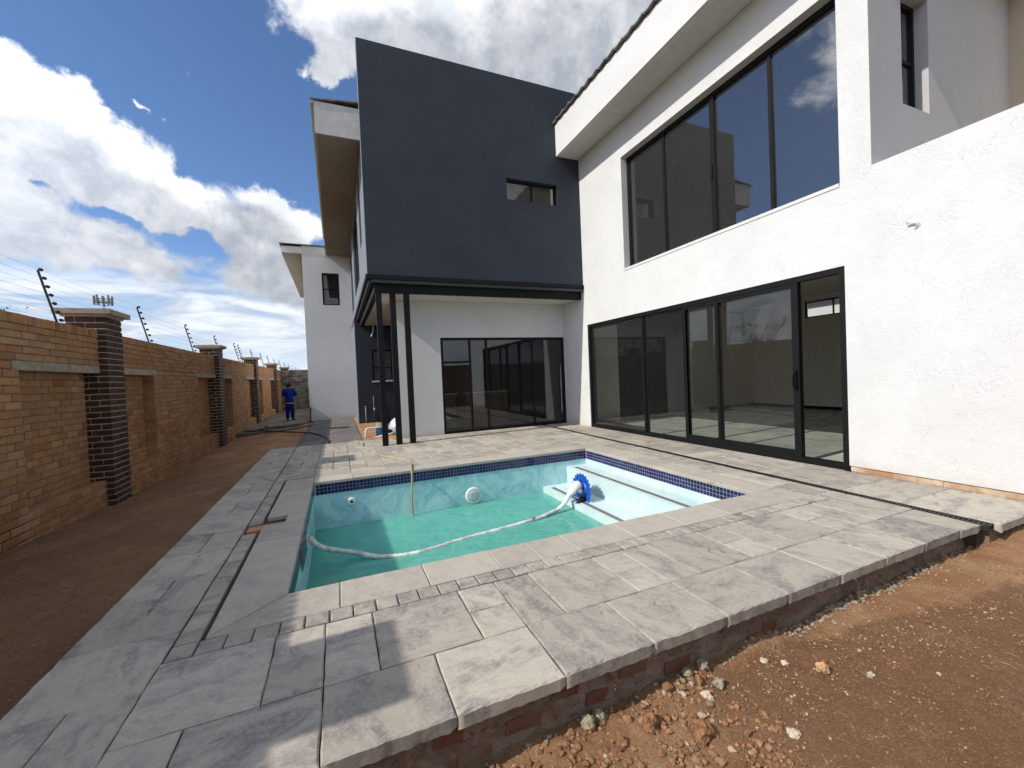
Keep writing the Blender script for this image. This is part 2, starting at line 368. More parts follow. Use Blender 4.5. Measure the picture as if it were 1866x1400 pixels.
def glass_mat(name, tint, refl=1.5, dirt=.02):  # dirt: diffuse film, also used as painted haze over reflections
    m, t = new_mat(name); P = world_pos(t)
    fr = t.new('ShaderNodeFresnel'); fr.inputs['IOR'].default_value = refl
    tr = t.new('ShaderNodeBsdfTransparent'); tr.inputs[0].default_value = (*tint, 1)
    gl = t.new('ShaderNodeBsdfGlossy'); gl.inputs['Roughness'].default_value = 0.0; gl.inputs['Color'].default_value = (.93, .96, 1, 1)
    b = t.new('ShaderNodeBump'); b.inputs['Strength'].default_value = .05; b.inputs['Distance'].default_value = .01
    t.link(t.noise(P, 1.1, 1, .5), b.inputs['Height']); t.link(b.outputs[0], gl.inputs['Normal'])
    mx = t.new('ShaderNodeMixShader'); t.link(t.m('MULTIPLY', fr.outputs[0], 1.75, clamp=True), mx.inputs[0])
    t.link(tr.outputs[0], mx.inputs[1]); t.link(gl.outputs[0], mx.inputs[2])
    df = t.new('ShaderNodeBsdfDiffuse'); df.inputs[0].default_value = (.5, .48, .45, 1)
    mx2 = t.new('ShaderNodeMixShader'); t.link(t.smooth(t.noise(P, 5, 8, .7, .5), .45, .8, dirt*.8, dirt*1.3), mx2.inputs[0])
    t.link(mx.outputs[0], mx2.inputs[1]); t.link(df.outputs[0], mx2.inputs[2])
    o = t.new('ShaderNodeOutputMaterial'); t.link(mx2.outputs[0], o.inputs[0])
    return m
M['glass'] = glass_mat('window_glass', (.88, .91, .90))
M['glass_up'] = glass_mat('tinted_window_glass', (.78, .80, .80), 1.9, .035)  # film raised as a haze that greys the reflected blue sky
def water_mat():
    m, t = new_mat('pool_water'); P = world_pos(t)
    fr = t.new('ShaderNodeFresnel'); fr.inputs['IOR'].default_value = 1.33
    h = t.m('MULTIPLY_ADD', t.noise(P, 9, 3, .5, .6), .5, t.noise(P, 3.0, 3, .5, .8))
    b = t.new('ShaderNodeBump'); b.inputs['Strength'].default_value = .22; b.inputs['Distance'].default_value = .03; t.link(h, b.inputs['Height'])
    t.link(b.outputs[0], fr.inputs['Normal'])
    gl = t.new('ShaderNodeBsdfGlossy'); gl.inputs['Roughness'].default_value = .01; t.link(b.outputs[0], gl.inputs['Normal'])
    tr = t.new('ShaderNodeBsdfTransparent'); tr.inputs[0].default_value = (.30, .88, .76, 1)
    b2 = t.new('ShaderNodeBump'); b2.inputs['Strength'].default_value = .55; b2.inputs['Distance'].default_value = .05; t.link(h, b2.inputs['Height'])
    df = t.new('ShaderNodeBsdfDiffuse'); t.link(b2.outputs[0], df.inputs['Normal'])
    cl = t.mix(t.smooth(t.noise(P, 3.2, 8, .68, 1.2), .38, .66), (.155, .57, .47), (.21, .64, .535))  # mottled tones paint caustic light into the water colour
    t.link(cl, df.inputs[0])
    m1 = t.new('ShaderNodeMixShader'); m1.inputs[0].default_value = .60; t.link(tr.outputs[0], m1.inputs[1]); t.link(df.outputs[0], m1.inputs[2])
    m2 = t.new('ShaderNodeMixShader'); t.link(fr.outputs[0], m2.inputs[0]); t.link(m1.outputs[0], m2.inputs[1]); t.link(gl.outputs[0], m2.inputs[2])
    o = t.new('ShaderNodeOutputMaterial'); t.link(m2.outputs[0], o.inputs[0])
    return m
M['water'] = water_mat()

# ------------------------------------------------------------------ mesh helpers
def wloc(o):
    v = Vector((0, 0, 0))
    while o is not None: v += o.location; o = o.parent
    return v
def tag(o, label=None, cat=None, group=None, kind=None):
    if label: o['label'] = label
    if cat: o['category'] = cat
    if group: o['group'] = group
    if kind: o['kind'] = kind
    return o
def empty(name, loc, label, cat, group=None):
    o = bpy.data.objects.new(name, None); o.empty_display_size = .1; COL.objects.link(o); o.location = loc
    return tag(o, label, cat, group)
def rest(name, mesh, parent, loc, rot=(0, 0, 0), scale=(1, 1, 1)):
    """place a shared mesh at a world position under a parent"""
    o = bpy.data.objects.new(name, mesh); COL.objects.link(o)
    o.parent = parent
    o.location = Vector(loc) - (wloc(parent) if parent else Vector((0, 0, 0)))
    o.rotation_euler = rot; o.scale = scale
    return o
class MB:
    def __init__(s): s.v = []; s.f = []
    def add(s, vs, fs):
        n = len(s.v); s.v += [tuple(p) for p in vs]; s.f += [tuple(i+n for i in f) for f in fs]; return s
    def box(s, x0, x1, y0, y1, z0, z1):
        x0, x1 = min(x0, x1), max(x0, x1); y0, y1 = min(y0, y1), max(y0, y1); z0, z1 = min(z0, z1), max(z0, z1)
        vs = [(x0, y0, z0), (x1, y0, z0), (x1, y1, z0), (x0, y1, z0), (x0, y0, z1), (x1, y0, z1), (x1, y1, z1), (x0, y1, z1)]
        return s.add(vs, [(0, 3, 2, 1), (4, 5, 6, 7), (0, 1, 5, 4), (1, 2, 6, 5), (2, 3, 7, 6), (3, 0, 4, 7)])
    def quad(s, a, b, c, d): return s.add([a, b, c, d], [(0, 1, 2, 3)])
    def obox(s, o, ax, ay, az):
        o, ax, ay, az = map(Vector, (o, ax, ay, az))
        vs = [o, o+ax, o+ax+ay, o+ay, o+az, o+ax+az, o+ax+ay+az, o+ay+az]
        return s.add(vs, [(0, 3, 2, 1), (4, 5, 6, 7), (0, 1, 5, 4), (1, 2, 6, 5), (2, 3, 7, 6), (3, 0, 4, 7)])
    def tube(s, pts, r, seg=8, cap=True):
        pts = [Vector(p) for p in pts]; n0 = len(s.v); n = len(pts)
        rr = r if isinstance(r, (list, tuple)) else [r]*n
        up = Vector((0, 0, 1)); prev = None
        for i, p in enumerate(pts):
            d = (pts[min(i+1, n-1)] - pts[max(i-1, 0)]).normalized()
            a = d.cross(up if abs(d.z) < .95 else Vector((1, 0, 0))).normalized() if prev is None else (prev - d*prev.dot(d)).normalized()
            prev = a; b = d.cross(a)
            for k in range(seg):
                t = 2*PI*k/seg; s.v.append(tuple(p + (a*math.cos(t)+b*math.sin(t))*rr[i]))
        for i in range(n-1):
            for k in range(seg):
                k2 = (k+1) % seg
                s.f.append((n0+i*seg+k, n0+i*seg+k2, n0+(i+1)*seg+k2, n0+(i+1)*seg+k))
        if cap:
            s.f.append(tuple(n0+k for k in range(seg))[::-1]); s.f.append(tuple(n0+(n-1)*seg+k for k in range(seg)))
        return s
    def lathe(s, o, axis, prof, seg=16):
        """prof: (distance along axis, radius)"""
        o = Vector(o); ax = Vector(axis).normalized()
        a = ax.cross(Vector((0, 0, 1)) if abs(ax.z) < .9 else Vector((1, 0, 0))).normalized(); b = ax.cross(a); n0 = len(s.v)
        for (h, r) in prof:
            for k in range(seg):
                t = 2*PI*k/seg; s.v.append(tuple(o+ax*h+(a*math.cos(t)+b*math.sin(t))*r))
        for i in range(len(prof)-1):
            for k in range(seg):
                k2 = (k+1) % seg; s.f.append((n0+i*seg+k, n0+i*seg+k2, n0+(i+1)*seg+k2, n0+(i+1)*seg+k))
        s.f.append(tuple(n0+k for k in range(seg))[::-1]); s.f.append(tuple(n0+(len(prof)-1)*seg+k for k in range(seg)))
        return s
    def build(s, name, mat, parent=None, smooth=False, loc=None):
        base = wloc(parent) if parent else Vector(loc or (0, 0, 0))
        me = bpy.data.meshes.new(name)
        me.from_pydata([(v[0]-base.x, v[1]-base.y, v[2]-base.z) for v in s.v], [], s.f); me.update()
        if mat: me.materials.append(mat)
        if smooth:
            for p in me.polygons: p.use_smooth = True
        o = bpy.data.objects.new(name, me); COL.objects.link(o)
        if parent: o.parent = parent
        elif loc: o.location = loc
        return o
def spline(pts, n=8):
    pts = [Vector(p) for p in pts]; out = []
    P = [pts[0]*2-pts[1]] + pts + [pts[-1]*2-pts[-2]]
    for i in range(1, len(P)-2):
        for k in range(n):
            t = k/n; a, b, c, d = P[i-1], P[i], P[i+1], P[i+2]
            out.append(.5*((2*b)+(-a+c)*t+(2*a-5*b+4*c-d)*t*t+(-a+3*b-3*c+d)*t**3))
    out.append(pts[-1]); return out
def rough_box(lx, ly, lz, rnd, chip=.004, name='piece'):
    """a centred block with worn, bevelled edges (44 triangles)"""
    c = min(lx, ly, lz)*.10
    vs = []; fs = []
    rings = [(-lz/2, -c), (-lz/2+c, 0), (lz/2-c, 0), (lz/2, -c)]
    for (z, ins) in rings:
        for (sx, sy) in ((-1, -1), (1, -1), (1, 1), (-1, 1)):
            vs.append((sx*(lx/2+ins)+rnd.uniform(-chip, chip)*.5, sy*(ly/2+ins)+rnd.uniform(-chip, chip)*.5, z+rnd.uniform(-chip, chip)*.3))
    for r in range(3):
        for k in range(4):
            k2 = (k+1) % 4; fs.append((r*4+k, r*4+k2, (r+1)*4+k2, (r+1)*4+k))
    fs += [(3, 2, 1, 0), (12, 13, 14, 15)]
    me = bpy.data.meshes.new(name); me.from_pydata(vs, [], fs); me.update(); return me
def wall_grid(axis, p0, p1, us, zs, solid, mb=None):
    """wall of thickness p0..p1 along axis; us/zs breaks; solid(uc, zc) says which cells exist"""
    mb = mb or MB()
    def pt(p, u, z): return (p, u, z) if axis == 'X' else (u, p, z)
    nu, nz = len(us)-1, len(zs)-1
    S = [[solid((us[i]+us[i+1])/2, (zs[j]+zs[j+1])/2) for j in range(nz)] for i in range(nu)]
    for i in range(nu):
        for j in range(nz):
            if not S[i][j]: continue
            u0, u1, z0, z1 = us[i], us[i+1], zs[j], zs[j+1]
            mb.quad(pt(p0, u0, z0), pt(p0, u0, z1), pt(p0, u1, z1), pt(p0, u1, z0))
            mb.quad(pt(p1, u0, z0), pt(p1, u1, z0), pt(p1, u1, z1), pt(p1, u0, z1))
            if i == 0 or not S[i-1][j]: mb.quad(pt(p0, u0, z0), pt(p1, u0, z0), pt(p1, u0, z1), pt(p0, u0, z1))
            if i == nu-1 or not S[i+1][j]: mb.quad(pt(p0, u1, z0), pt(p0, u1, z1), pt(p1, u1, z1), pt(p1, u1, z0))
            if j == 0 or not S[i][j-1]: mb.quad(pt(p0, u0, z0), pt(p0, u1, z0), pt(p1, u1, z0), pt(p1, u0, z0))
            if j == nz-1 or not S[i][j+1]: mb.quad(pt(p0, u0, z1), pt(p1, u0, z1), pt(p1, u1, z1), pt(p0, u1, z1))
    return mb
def inside(u, z, rects): return any(a < u < b and c < z < d for (a, b, c, d) in rects)

exec_order = []
# ------------------------------------------------------------------ ground
def fbm(x, y, s, o=4):
    v = 0; a = 1; t = 0
    for i in range(o):
        v += a*noise.noise(Vector((x*s+i*7.1, y*s-i*3.3, i*1.7))); t += a; a *= .55; s *= 2.1
    return v/t
def left_z(x, y):
    w = -.13 - max(0, min(3.2, y-6))*.045          # level along the brick wall
    e = -.045                                         # level along the deck
    if y > 11.2: e = -.10
    f = max(0, min(1, (-1.5-x)/1.75))
    return e*(1-f) + w*f
def front_z(x, y):
    e = -.352 + max(0, min(1, (x-.6)/4.8))*.115
    d = 1.86-y
    z = e - .03*min(1, d/1.2)*(1 if x < 3 else .2)
    z += .045*max(0, 1-abs(d)/.16)*max(0, fbm(x, y, 2.3)+.15)*2.0      # soil banked on the base
    if x > 5.15: z += min(.12, (x-5.15)*.25)*max(0, 1-d*.5)
    return z
def soil_grid(x0, x1, y0, y1, step, hf, amp, rough):
    nx, ny = int((x1-x0)/step)+1, int((y1-y0)/step)+1
    mb = MB()
    for j in range(ny):
        for i in range(nx):
            x = x0+(x1-x0)*i/(nx-1); y = y0+(y1-y0)*j/(ny-1)
            k = rough(x, y)
            z = hf(x, y) + amp*fbm(x, y, 1.4, 3) + .016*k*max(-.2, fbm(x*1.3, y-3, 5.0, 3)) + .010*k*fbm(x+9, y, 14, 3) + .006*k*max(0, fbm(x, y+5, 34, 2))*2
            mb.v.append((x, y, z))
    mb.f = [(j*nx+i, j*nx+i+1, (j+1)*nx+i+1, (j+1)*nx+i) for j in range(ny-1) for i in range(nx-1)]
    return mb
def front_rough(x, y): return 2.2 if x < 1.9-.5*(y-1) else (1.0 if x < 3.2 else .7)
g = soil_grid(-1.6, 8.6, -1.2, 1.90, .026, front_z, .024, front_rough).build('soil', M['soil'], smooth=True); tag(g, kind='structure')
g = soil_grid(-3.34, -1.47, 1.6, 17.2, .038, left_z, .016, lambda x, y: 2.6).build('soil', M['soil'], smooth=True); tag(g, kind='structure')
g = soil_grid(-1.52, 1.6, 11.24, 19.2, .09, lambda x, y: -.105 if x < .5 else -.035, .01, lambda x, y: 1).build('soil', M['soil'], smooth=True); tag(g, kind='structure')
gb = MB()
for (a, b, c, d) in ((-900, -3.5, -900, 900), (-3.5, 8.3, -900, -1.0), (8.3, 900, -900, 900), (-3.5, 8.3, 30.3, 900), (-3.5, 8.3, -1.0, 30.3)):
    gb.quad((a, c, -.62), (b, c, -.62), (b, d, -.62), (a, d, -.62))
gb = MB()
PX0, PX1, PY0, PY1 = -.41, 4.465, 3.39, 7.0          # pool opening
xs_ = [-900, PX0-.2, PX1+.2, 900]; ys_ = [-900, PY0-.2, PY1+.2, 900]
for i in range(3):
    for j in range(3):
        if i == 1 and j == 1: continue
        gb.quad((xs_[i], ys_[j], -.62), (xs_[i+1], ys_[j], -.62), (xs_[i+1], ys_[j+1], -.62), (xs_[i], ys_[j+1], -.62))
tag(gb.build('ground', M['far_ground']), kind='structure')
pth = MB().box(-3.29, -1.12, 17.0, 30.2, -.4, -.12)
tag(pth.build('concrete_path', simple('worn_concrete', (.19, .17, .145), .92, .1, var=.25, scale=1.6, bstr=.4)), kind='structure')

# ------------------------------------------------------------------ house
H = empty('house', (6.37, 6.5, 0), 'white double-storey house with a charcoal cantilevered upper block and black glazed doors', 'house')
WX = 6.37
def wing_solid(y, z):
    if inside(y, z, [(3.42, 9.66, -1, 2.785), (3.45, 8.0, 3.862, 6.49)]): return False
    if y < 3.09 and z > 3.968: return False
    if y < 3.42 and z < .075: return False
    return True
us = [1.2, 3.09, 3.42, 3.45, 8.0, 9.66, 10.915]
zs = [-.3, .075, 2.785, 3.862, 3.968, 6.49, 7.278]
wall_grid('X', WX, WX+.25, us, zs, wing_solid).build('wing_wall', M['white'], H)
# plinth of bare bricks under the plaster
pl = MB().box(WX+.022, WX+.24, 1.2, 3.41, -.4, .074).build('plinth', M['mortar_dark'], H)
bm_ = [rough_box(.05, .225, .07, random, .008, 'brick') for _ in range(4)]
for me in bm_: me.materials.append(M['brick_pale'])
y = 3.30
while y > 1.25:
    for zc in (.036, -.045):
        rest('brick', random.choice(bm_), pl, (WX+.040+random.uniform(-.008, .006), y-(.12 if zc < 0 else 0), zc-random.uniform(0, .012)), (random.uniform(-.03, .03), 0, random.uniform(-.05, .05)))
    y -= .236
# eave box of the wing
EY0, EY1 = 2.72, 9.775
ev = MB().box(5.672, 5.80, EY0, EY1, 7.282, 8.12)
ev.box(5.80, 14.4, EY0, EY0+.12, 7.282, 8.10)
ev.build('fascia', M['white'], H)
MB().box(5.80, 14.4, EY0+.12, EY1, 7.285, 7.36).build('soffit', simple('white_soffit', (.60, .585, .555), .9, .1, var=.03), H)
# tiles: the visible eave row piece by piece, the rest as one sheet
def tile_mesh():
    vs = []; fs = []; n = 8; L = .42
    for k, xx in enumerate((0, L)):
        for i in range(n+1):
            y = -.165+.33*i/n
            zz = .012*math.cos(i/n*2*PI) + .008 + (.030 if i == n else 0)
            for dz in (0, .022): vs.append((xx, y, zz+dz+(.012 if k == 0 else 0)))
    def I(k, i, d): return (k*(n+1)+i)*2+d
    for i in range(n):
        fs += [(I(0, i, 1), I(0, i+1, 1), I(1, i+1, 1), I(1, i, 1)), (I(0, i, 0), I(1, i, 0), I(1, i+1, 0), I(0, i+1, 0)), (I(0, i, 0), I(0, i+1, 0), I(0, i+1, 1), I(0, i, 1))]
    fs += [(I(0, 0, 0), I(0, 0, 1), I(1, 0, 1), I(1, 0, 0)), (I(0, n, 0), I(1, n, 0), I(1, n, 1), I(0, n, 1))]
    me = bpy.data.meshes.new('roof_tile'); me.from_pydata(vs, [], fs); me.update(); me.materials.append(M['roof_tile']); return me
TM = tile_mesh()
rf = MB()
slope = math.atan(.12)
for j in range(28):                       # sheet behind the eave row
    y0 = EY0-.03+j*.252
    for c in range(20):
        x = 5.98+c*.42; z = 8.15+(x-5.6)*.12
        for i in range(4):
            a, b = y0+.063*i, y0+.063*(i+1)
            za, zb = .03*math.sin(i/4*2*PI), .03*math.sin((i+1)/4*2*PI)
            rf.quad((x, a, z+za+.02), (x, b, z+zb+.02), (x+.44, b, z+zb+.05), (x+.44, a, z+za+.05))
roof = rf.build('roof', M['roof_tile'], H); 
y = EY0+.10
while y < EY1+.05:
    o = rest('roof_tile', TM, roof, (5.60, y, 8.125), (0, -slope, 0)); o.scale = (1, .93, 1.0)
    y += .30
# verge tiles over the side recess
x = 6.0
k = 0
while x < 10.9:
    o = rest('roof_tile', TM, roof, (x, EY0-.10, 8.15+(x-5.6)*.12), (0, -slope, PI/2*0)); o.scale = (.95, .5, 1.3)
    x += .36; k += 1
# recess beside the wing: wall coloured grey for its shade, with tall slit window, beige return wall, balcony
rw = wall_grid('Y', 3.09, 3.34, [6.621, 7.12, 7.80, 10.3], [2.9, 4.90, 6.46, 7.28], lambda x, z: not (7.12 < x < 7.80 and 4.9 < z < 6.46))
rw.box(WX+.003, WX+.25, 3.0885, 3.0895, 3.97, 7.277)  # thin grey sheet over the white end face, painting its shade
rw.build('recess_wall', M['grey_recess'], H)
MB().box(10.3, 10.5, 1.2, 3.34, 2.9, 7.28).build('return_wall', M['beige'], H)
MB().box(6.622, 10.3, 1.2, 3.09, 2.85, 3.0).box(6.622, 10.3, 1.2, 1.4, -.3, 2.849).build('balcony_floor', M['lintel'], H)
# upper charcoal block
BY = 9.784
blk = wall_grid('Y', BY, BY+.2, [.742, 4.20, 5.667, 6.369], [3.885, 5.98, 6.52, 9.09], lambda x, z: not (4.2 < x < 5.667 and 5.98 < z < 6.52))
blk.build('charcoal_wall', M['dark'], H)
def side_solid(y, z): return not inside(y, z, [(11.05, 11.75, 5.0, 6.75), (12.7, 15.6, 4.45, 6.75), (17.0, 18.5, 4.3, 6.7)])
sd = wall_grid('X', .742, .94, [BY+.2, 11.05, 11.75, 12.7, 15.6, 17.0, 18.5, 19.29], [3.885, 4.3, 4.45, 5.0, 6.7, 6.75, 7.75], side_solid)
sd.box(.734, .7415, BY+.004, BY+.196, 3.885, 9.09)
sd.build('side_wall', M['side'], H)
for (a, b, c, d) in ((11.05, 11.75, 5.0, 6.75), (12.7, 15.6, 4.45, 6.75), (17.0, 18.5, 4.3, 6.7)):
    fr = MB()
    for (u0, u1, z0, z1) in ((a, a+.05, c, d), (b-.05, b, c, d), (a+.05, b-.05, c, c+.05), (a+.05, b-.05, d-.05, d)): fr.box(.80, .86, u0, u1, z0, z1)
    if b-a > 1: fr.box(.80, .86, (a+b)/2-.03, (a+b)/2+.03, c+.05, d-.05)
    w = fr.build('window', M['black'], H)
    MB().quad((.835, a, c), (.835, b, c), (.835, b, d), (.835, a, d)).build('pane', M['glass_up'], w)
core = MB(); core.box(1.2, 6.3, BY+.9, 19.2, 3.9, 7.6)
core.build('inner_walls', M['int_wall'], H)
# floor slab of the block: black lip, black beams, white ceiling
lip = MB(); lip.box(.70, WX-.002, BY-.045, BY+.05, 3.79, 3.884); lip.box(.70, .80, BY+.05, 19.28, 3.79, 3.884)
lip.build('drip_edge', M['black'], H)
lip = MB(); lip.box(.80, WX-.003, BY+.012, BY+.09, 3.72, 3.789); lip.box(.76, .84, BY+.09, 19.27, 3.72, 3.789)
lip.build('gutter', simple('dark_grey_metal', (.05, .05, .052), .4, .5), H)
bmw = MB(); bmw.box(.88, WX-.003, 9.90, 10.03, 3.52, 3.785); bmw.build('beam', M['steel_black'], H)
bmw = MB(); bmw.box(.88, 1.0, 10.031, 16.19, 3.52, 3.785); bmw.build('beam', M['steel_black'], H)
MB().box(1.001, WX-.003, 10.032, 16.19, 3.56, 3.78).build('ceiling', M['soffit_white'], H)
for px_ in (.905, 1.215, 1.53):
    p = MB().box(px_, px_+.127, 9.905, 10.025, -.02, 3.519).build('post', M['steel_black'], H)
# left eave of the block with tile ends
ee = MB(); ee.box(-.155, .733, 9.98, 19.28, 6.93, 6.95); ee.build('eave_soffit', M['soffit_brown'], H)
MB().box(-.165, .733, 9.955, 9.979, 6.93, 7.62).build('eave_end_board', simple('pale_fibre_board', (.50, .50, .49), .8, .2, var=.06), H)
MB().box(-.185, -.156, 9.96, 19.28, 6.93, 7.62).build('eave_fascia', M['soffit_tan'], H)
er = MB()
for j in range(60):
    y = 9.93+j*.156
    if y > 19.2: break
    er.obox((-.25, y, 7.625+.012*(j % 2)), (1.2, 0, .14), (0, .150, 0), (0, 0, .03))
r2 = er.build('eave_roof', M['roof_tile'], H)
tb = rough_box(.07, .145, .035, random, .004, 'roof_tile'); tb.materials.append(M['soffit_tan'])
for j in range(60):
    y = 9.95+j*.156
    if y > 19.2: break
    for q in range(4): rest('roof_tile', tb, r2, (-.20, y+.07, 7.02+q*.17)) if False else None
# tile ends stepping down the fascia: seen as a toothed outer edge
for j in range(59): rest('roof_tile', tb, r2, (-.215, 10.02+j*.156, 7.60), (0, 0, 0), (1, 1, 2.2))
# rear wing
RY = 19.3
rwall = wall_grid('Y', RY, RY+.25, [-1.10, -.385, .287, .70], [-.05, 4.81, 6.17, 7.26], lambda x, z: not (-.385 < x < .287 and 4.81 < z < 6.17))
rwall.box(-1.10, -.85, RY+.25, 29, -.05, 7.26); rwall.box(.70, 6, RY, RY+.2, 3.5, 7.26)
rwall.build('rear_wing_wall', M['white'], H)
MB().box(-1.13, .68, RY+.03, RY+.24, -.4, -.051).build('plinth', M['brick_red'], H)
rl = MB(); rl.box(-1.82, -1.101, RY+.02, 29, 6.90, 6.93); rl.build('rear_soffit', M['soffit_tan'], H)
rl = MB(); rl.box(-1.84, -1.101, RY, RY+.019, 6.93, 7.20); rl.box(-1.84, -1.821, RY+.02, 29, 6.90, 7.20); rl.build('rear_fascia', M['soffit_white'], H)
MB().box(-1.90, 1.2, RY-.06, 29, 7.262, 7.30).build('rear_roof', simple('dark_roof_sheet', (.10, .095, .09), .6, .3), H)
# dark ground-floor wall below the block
MB_l = wall_grid('Y', 16.2, 16.4, [.69, 1.24, 1.96, 6.37], [-.08, 1.51, 2.67, 3.78], lambda x, z: not (1.24 < x < 1.96 and 1.51 < z < 2.67))
MB_l.build('lower_wall', M['dark'], H)
MB().box(.684, .88, 16.41, 19.29, -.08, 3.71).build('lower_side_wall', M['side'], H)
pl2 = MB().box(.72, 6.3, 16.23, 16.38, -.35, -.081); pl2.box(.71, .86, 16.38, 19.28, -.35, -.081)
pl2.build('plinth', M['brick'], H)
# white ground-floor room with the second glazed door
fw = wall_grid('Y', 10.92, 11.14, [1.46, 2.58, 6.355, 6.369], [-.1, 2.58, 3.57], lambda x, z: not (2.58 < x < 6.355 and z < 2.58))
fw.box(1.46, 1.70, 11.14, 11.62, -.1, 3.57)
fw.build('ground_floor_wall', M['cream'], H)

def frame_window(name, axis, p, u0, u1, z0, z1, us, zs_by, fw=.055, depth=.06, glass='glass', bottom=None, top=None, mat='black', pane_off=.5, skip=()):
    """us: inner mullion centres; zs_by: {bay index: [transom centres]}"""
    mb = MB()
    def bx(a, b, c, d, q0=0, q1=1):
        P0, P1 = p+depth*q0, p+depth*q1
        if axis == 'X': mb.box(P0, P1, a, b, c, d)
        else: mb.box(a, b, P0, P1, c, d)
    bt = bottom or fw; tp = top or fw
    bx(u0, u0+fw, z0, z1); bx(u1-fw, u1, z0, z1)
    bx(u0+fw, u1-fw, z0, z0+bt); bx(u0+fw, u1-fw, z1-tp, z1)
    edges = [u0+fw] + [q for q in us] + [u1-fw]
    half = fw*.42
    for q in us: bx(q-half, q+half, z0+bt, z1-tp, .08, .92)
    bays = []
    for i in range(len(edges)-1):
        a = edges[i]+(half if i > 0 else 0); b = edges[i+1]-(half if i < len(edges)-2 else 0)
        tz = zs_by.get(i, [])
        ze = [z0+bt]+list(tz)+[z1-tp]
        for q in tz: bx(a, b, q-half, q+half, .10, .90)
        for k in range(len(ze)-1):
            c = ze[k]+(half if k > 0 else 0); d = ze[k+1]-(half if k < len(ze)-2 else 0)
            if i not in skip: bays.append((a, b, c, d))
    w = mb.build(name, M[mat], H)
    P = p+depth*pane_off
    for (a, b, c, d) in bays:
        if axis == 'X': MB().quad((P, a, c), (P, a, d), (P, b, d), (P, b, c)).build('pane', M[glass], w)
        else: MB().quad((a, P, c), (b, P, c), (b, P, d), (a, P, d)).build('pane', M[glass], w)
    return w
# wide sliding door of the wing
dr = frame_window('sliding_door', 'X', WX+.012, 3.425, 9.655, 0.0, 2.78, [4.12, 5.51, 6.27, 7.49], {}, fw=.075, depth=.11, bottom=.085, top=.075, skip=(0,))
lf = MB()
def leaf(mb, x0, x1, y0, y1, z0, z1, st=.06, bt=.09, tp=.06):
    mb.box(x0, x1, y0, y0+st, z0, z1); mb.box(x0, x1, y1-st, y1, z0, z1)
    mb.box(x0, x1, y0+st, y1-st, z0, z0+bt); mb.box(x0, x1, y0+st, y1-st, z1-tp, z1)
for (a, b, x0) in ((4.09, 6.29, WX+.020), (7.44, 9.58, WX+.075)): leaf(lf, x0, x0+.04, a, b, .086, 2.704)
lf.box(WX+.018, WX+.10, 4.06, 4.16, .086, 2.704)
lf.box(WX+.019, WX+.10, 6.23, 6.31, .086, 2.704)
lf.build('leaf_frame', M['black'], dr)
MB().box(WX+.005, WX+.10, 3.49, 9.6, -.05, -.004).box(WX+.03, WX+.30, 3.44, 4.08, -.003, .03).build('threshold', M['threshold'], dr)
hd = MB().box(WX-.03, WX+.018, 4.085, 4.12, 1.10, 1.38)
hd.tube([(WX-.028, 4.10, 1.12), (WX-.075, 4.10, 1.16), (WX-.08, 4.10, 1.24), (WX-.075, 4.10, 1.32), (WX-.028, 4.10, 1.36)], .012, 6)
hd.build('handle', M['black'], dr)
# upper sliding window
uw = frame_window('upper_window', 'X', WX+.16, 3.455, 7.995, 3.90, 6.485, [4.50, 5.62, 6.82], {}, fw=.07, depth=.08, glass='glass_up')
MB().box(WX+.15, WX+.245, 5.54, 5.585, 3.97, 6.41).box(WX+.145, WX+.16, 5.60, 5.65, 4.95, 5.20).build('lock_stile', M['black'], uw)
MB().box(WX-.012, WX+.16, 3.455, 7.995, 3.850, 3.899).build('sill', M['white'], uw)
# garden door of the white room
gd = frame_window('glazed_door', 'Y', 10.95, 2.585, 6.35, 0.0, 2.575, [3.40, 3.88, 5.30], {0: [1.16, 1.92]}, fw=.065, depth=.06)
MB().box(6.19, 6.215, 10.93, 10.948, .35, 1.75).build('handle', simple('bright_metal', (.5, .5, .5), .3, .5, metal=.8), gd)
MB().box(2.66, 2.675, 10.93, 10.948, 1.94, 2.2).build('stay', M['wire'], gd)
# narrow window of the charcoal block
frame_window('strip_window', 'Y', BY+.11, 4.205, 5.662, 5.985, 6.515, [4.96], {}, fw=.045, depth=.05)
MB().box(4.3, 5.6, BY+.26, BY+.28, 5.9, 6.6).build('blind', simple('grey_beige_blind', (.22, .205, .18), .8, .2), H)
# window of the rear wing, dark lower window, slit window
MB().box(-1.0, .65, 20.2, 20.3, 4, 7).build('inner_walls', M['int_dark'], H)
rwn = frame_window('window', 'Y', RY+.12, -.38, .283, 4.815, 6.165, [], {0: [5.5]}, fw=.06, depth=.06)
frame_window('window', 'Y', 16.27, 1.245, 1.955, 1.515, 2.665, [1.60], {0: [2.0], 1: [2.0]}, fw=.045, depth=.05)
MB().box(1.27, 1.93, 16.33, 16.35, 1.53, 2.65).build('blind', simple('pale_blind', (.34, .32, .28), .8, .2), H)
MB().box(1.20, 2.0, 16.15, 16.20-.002, 1.455, 1.505).build('sill', M['grey_recess'], H)
frame_window('slit_window', 'Y', 3.24, 7.125, 7.795, 4.905, 6.455, [], {0: [5.66]}, fw=.055, depth=.06)
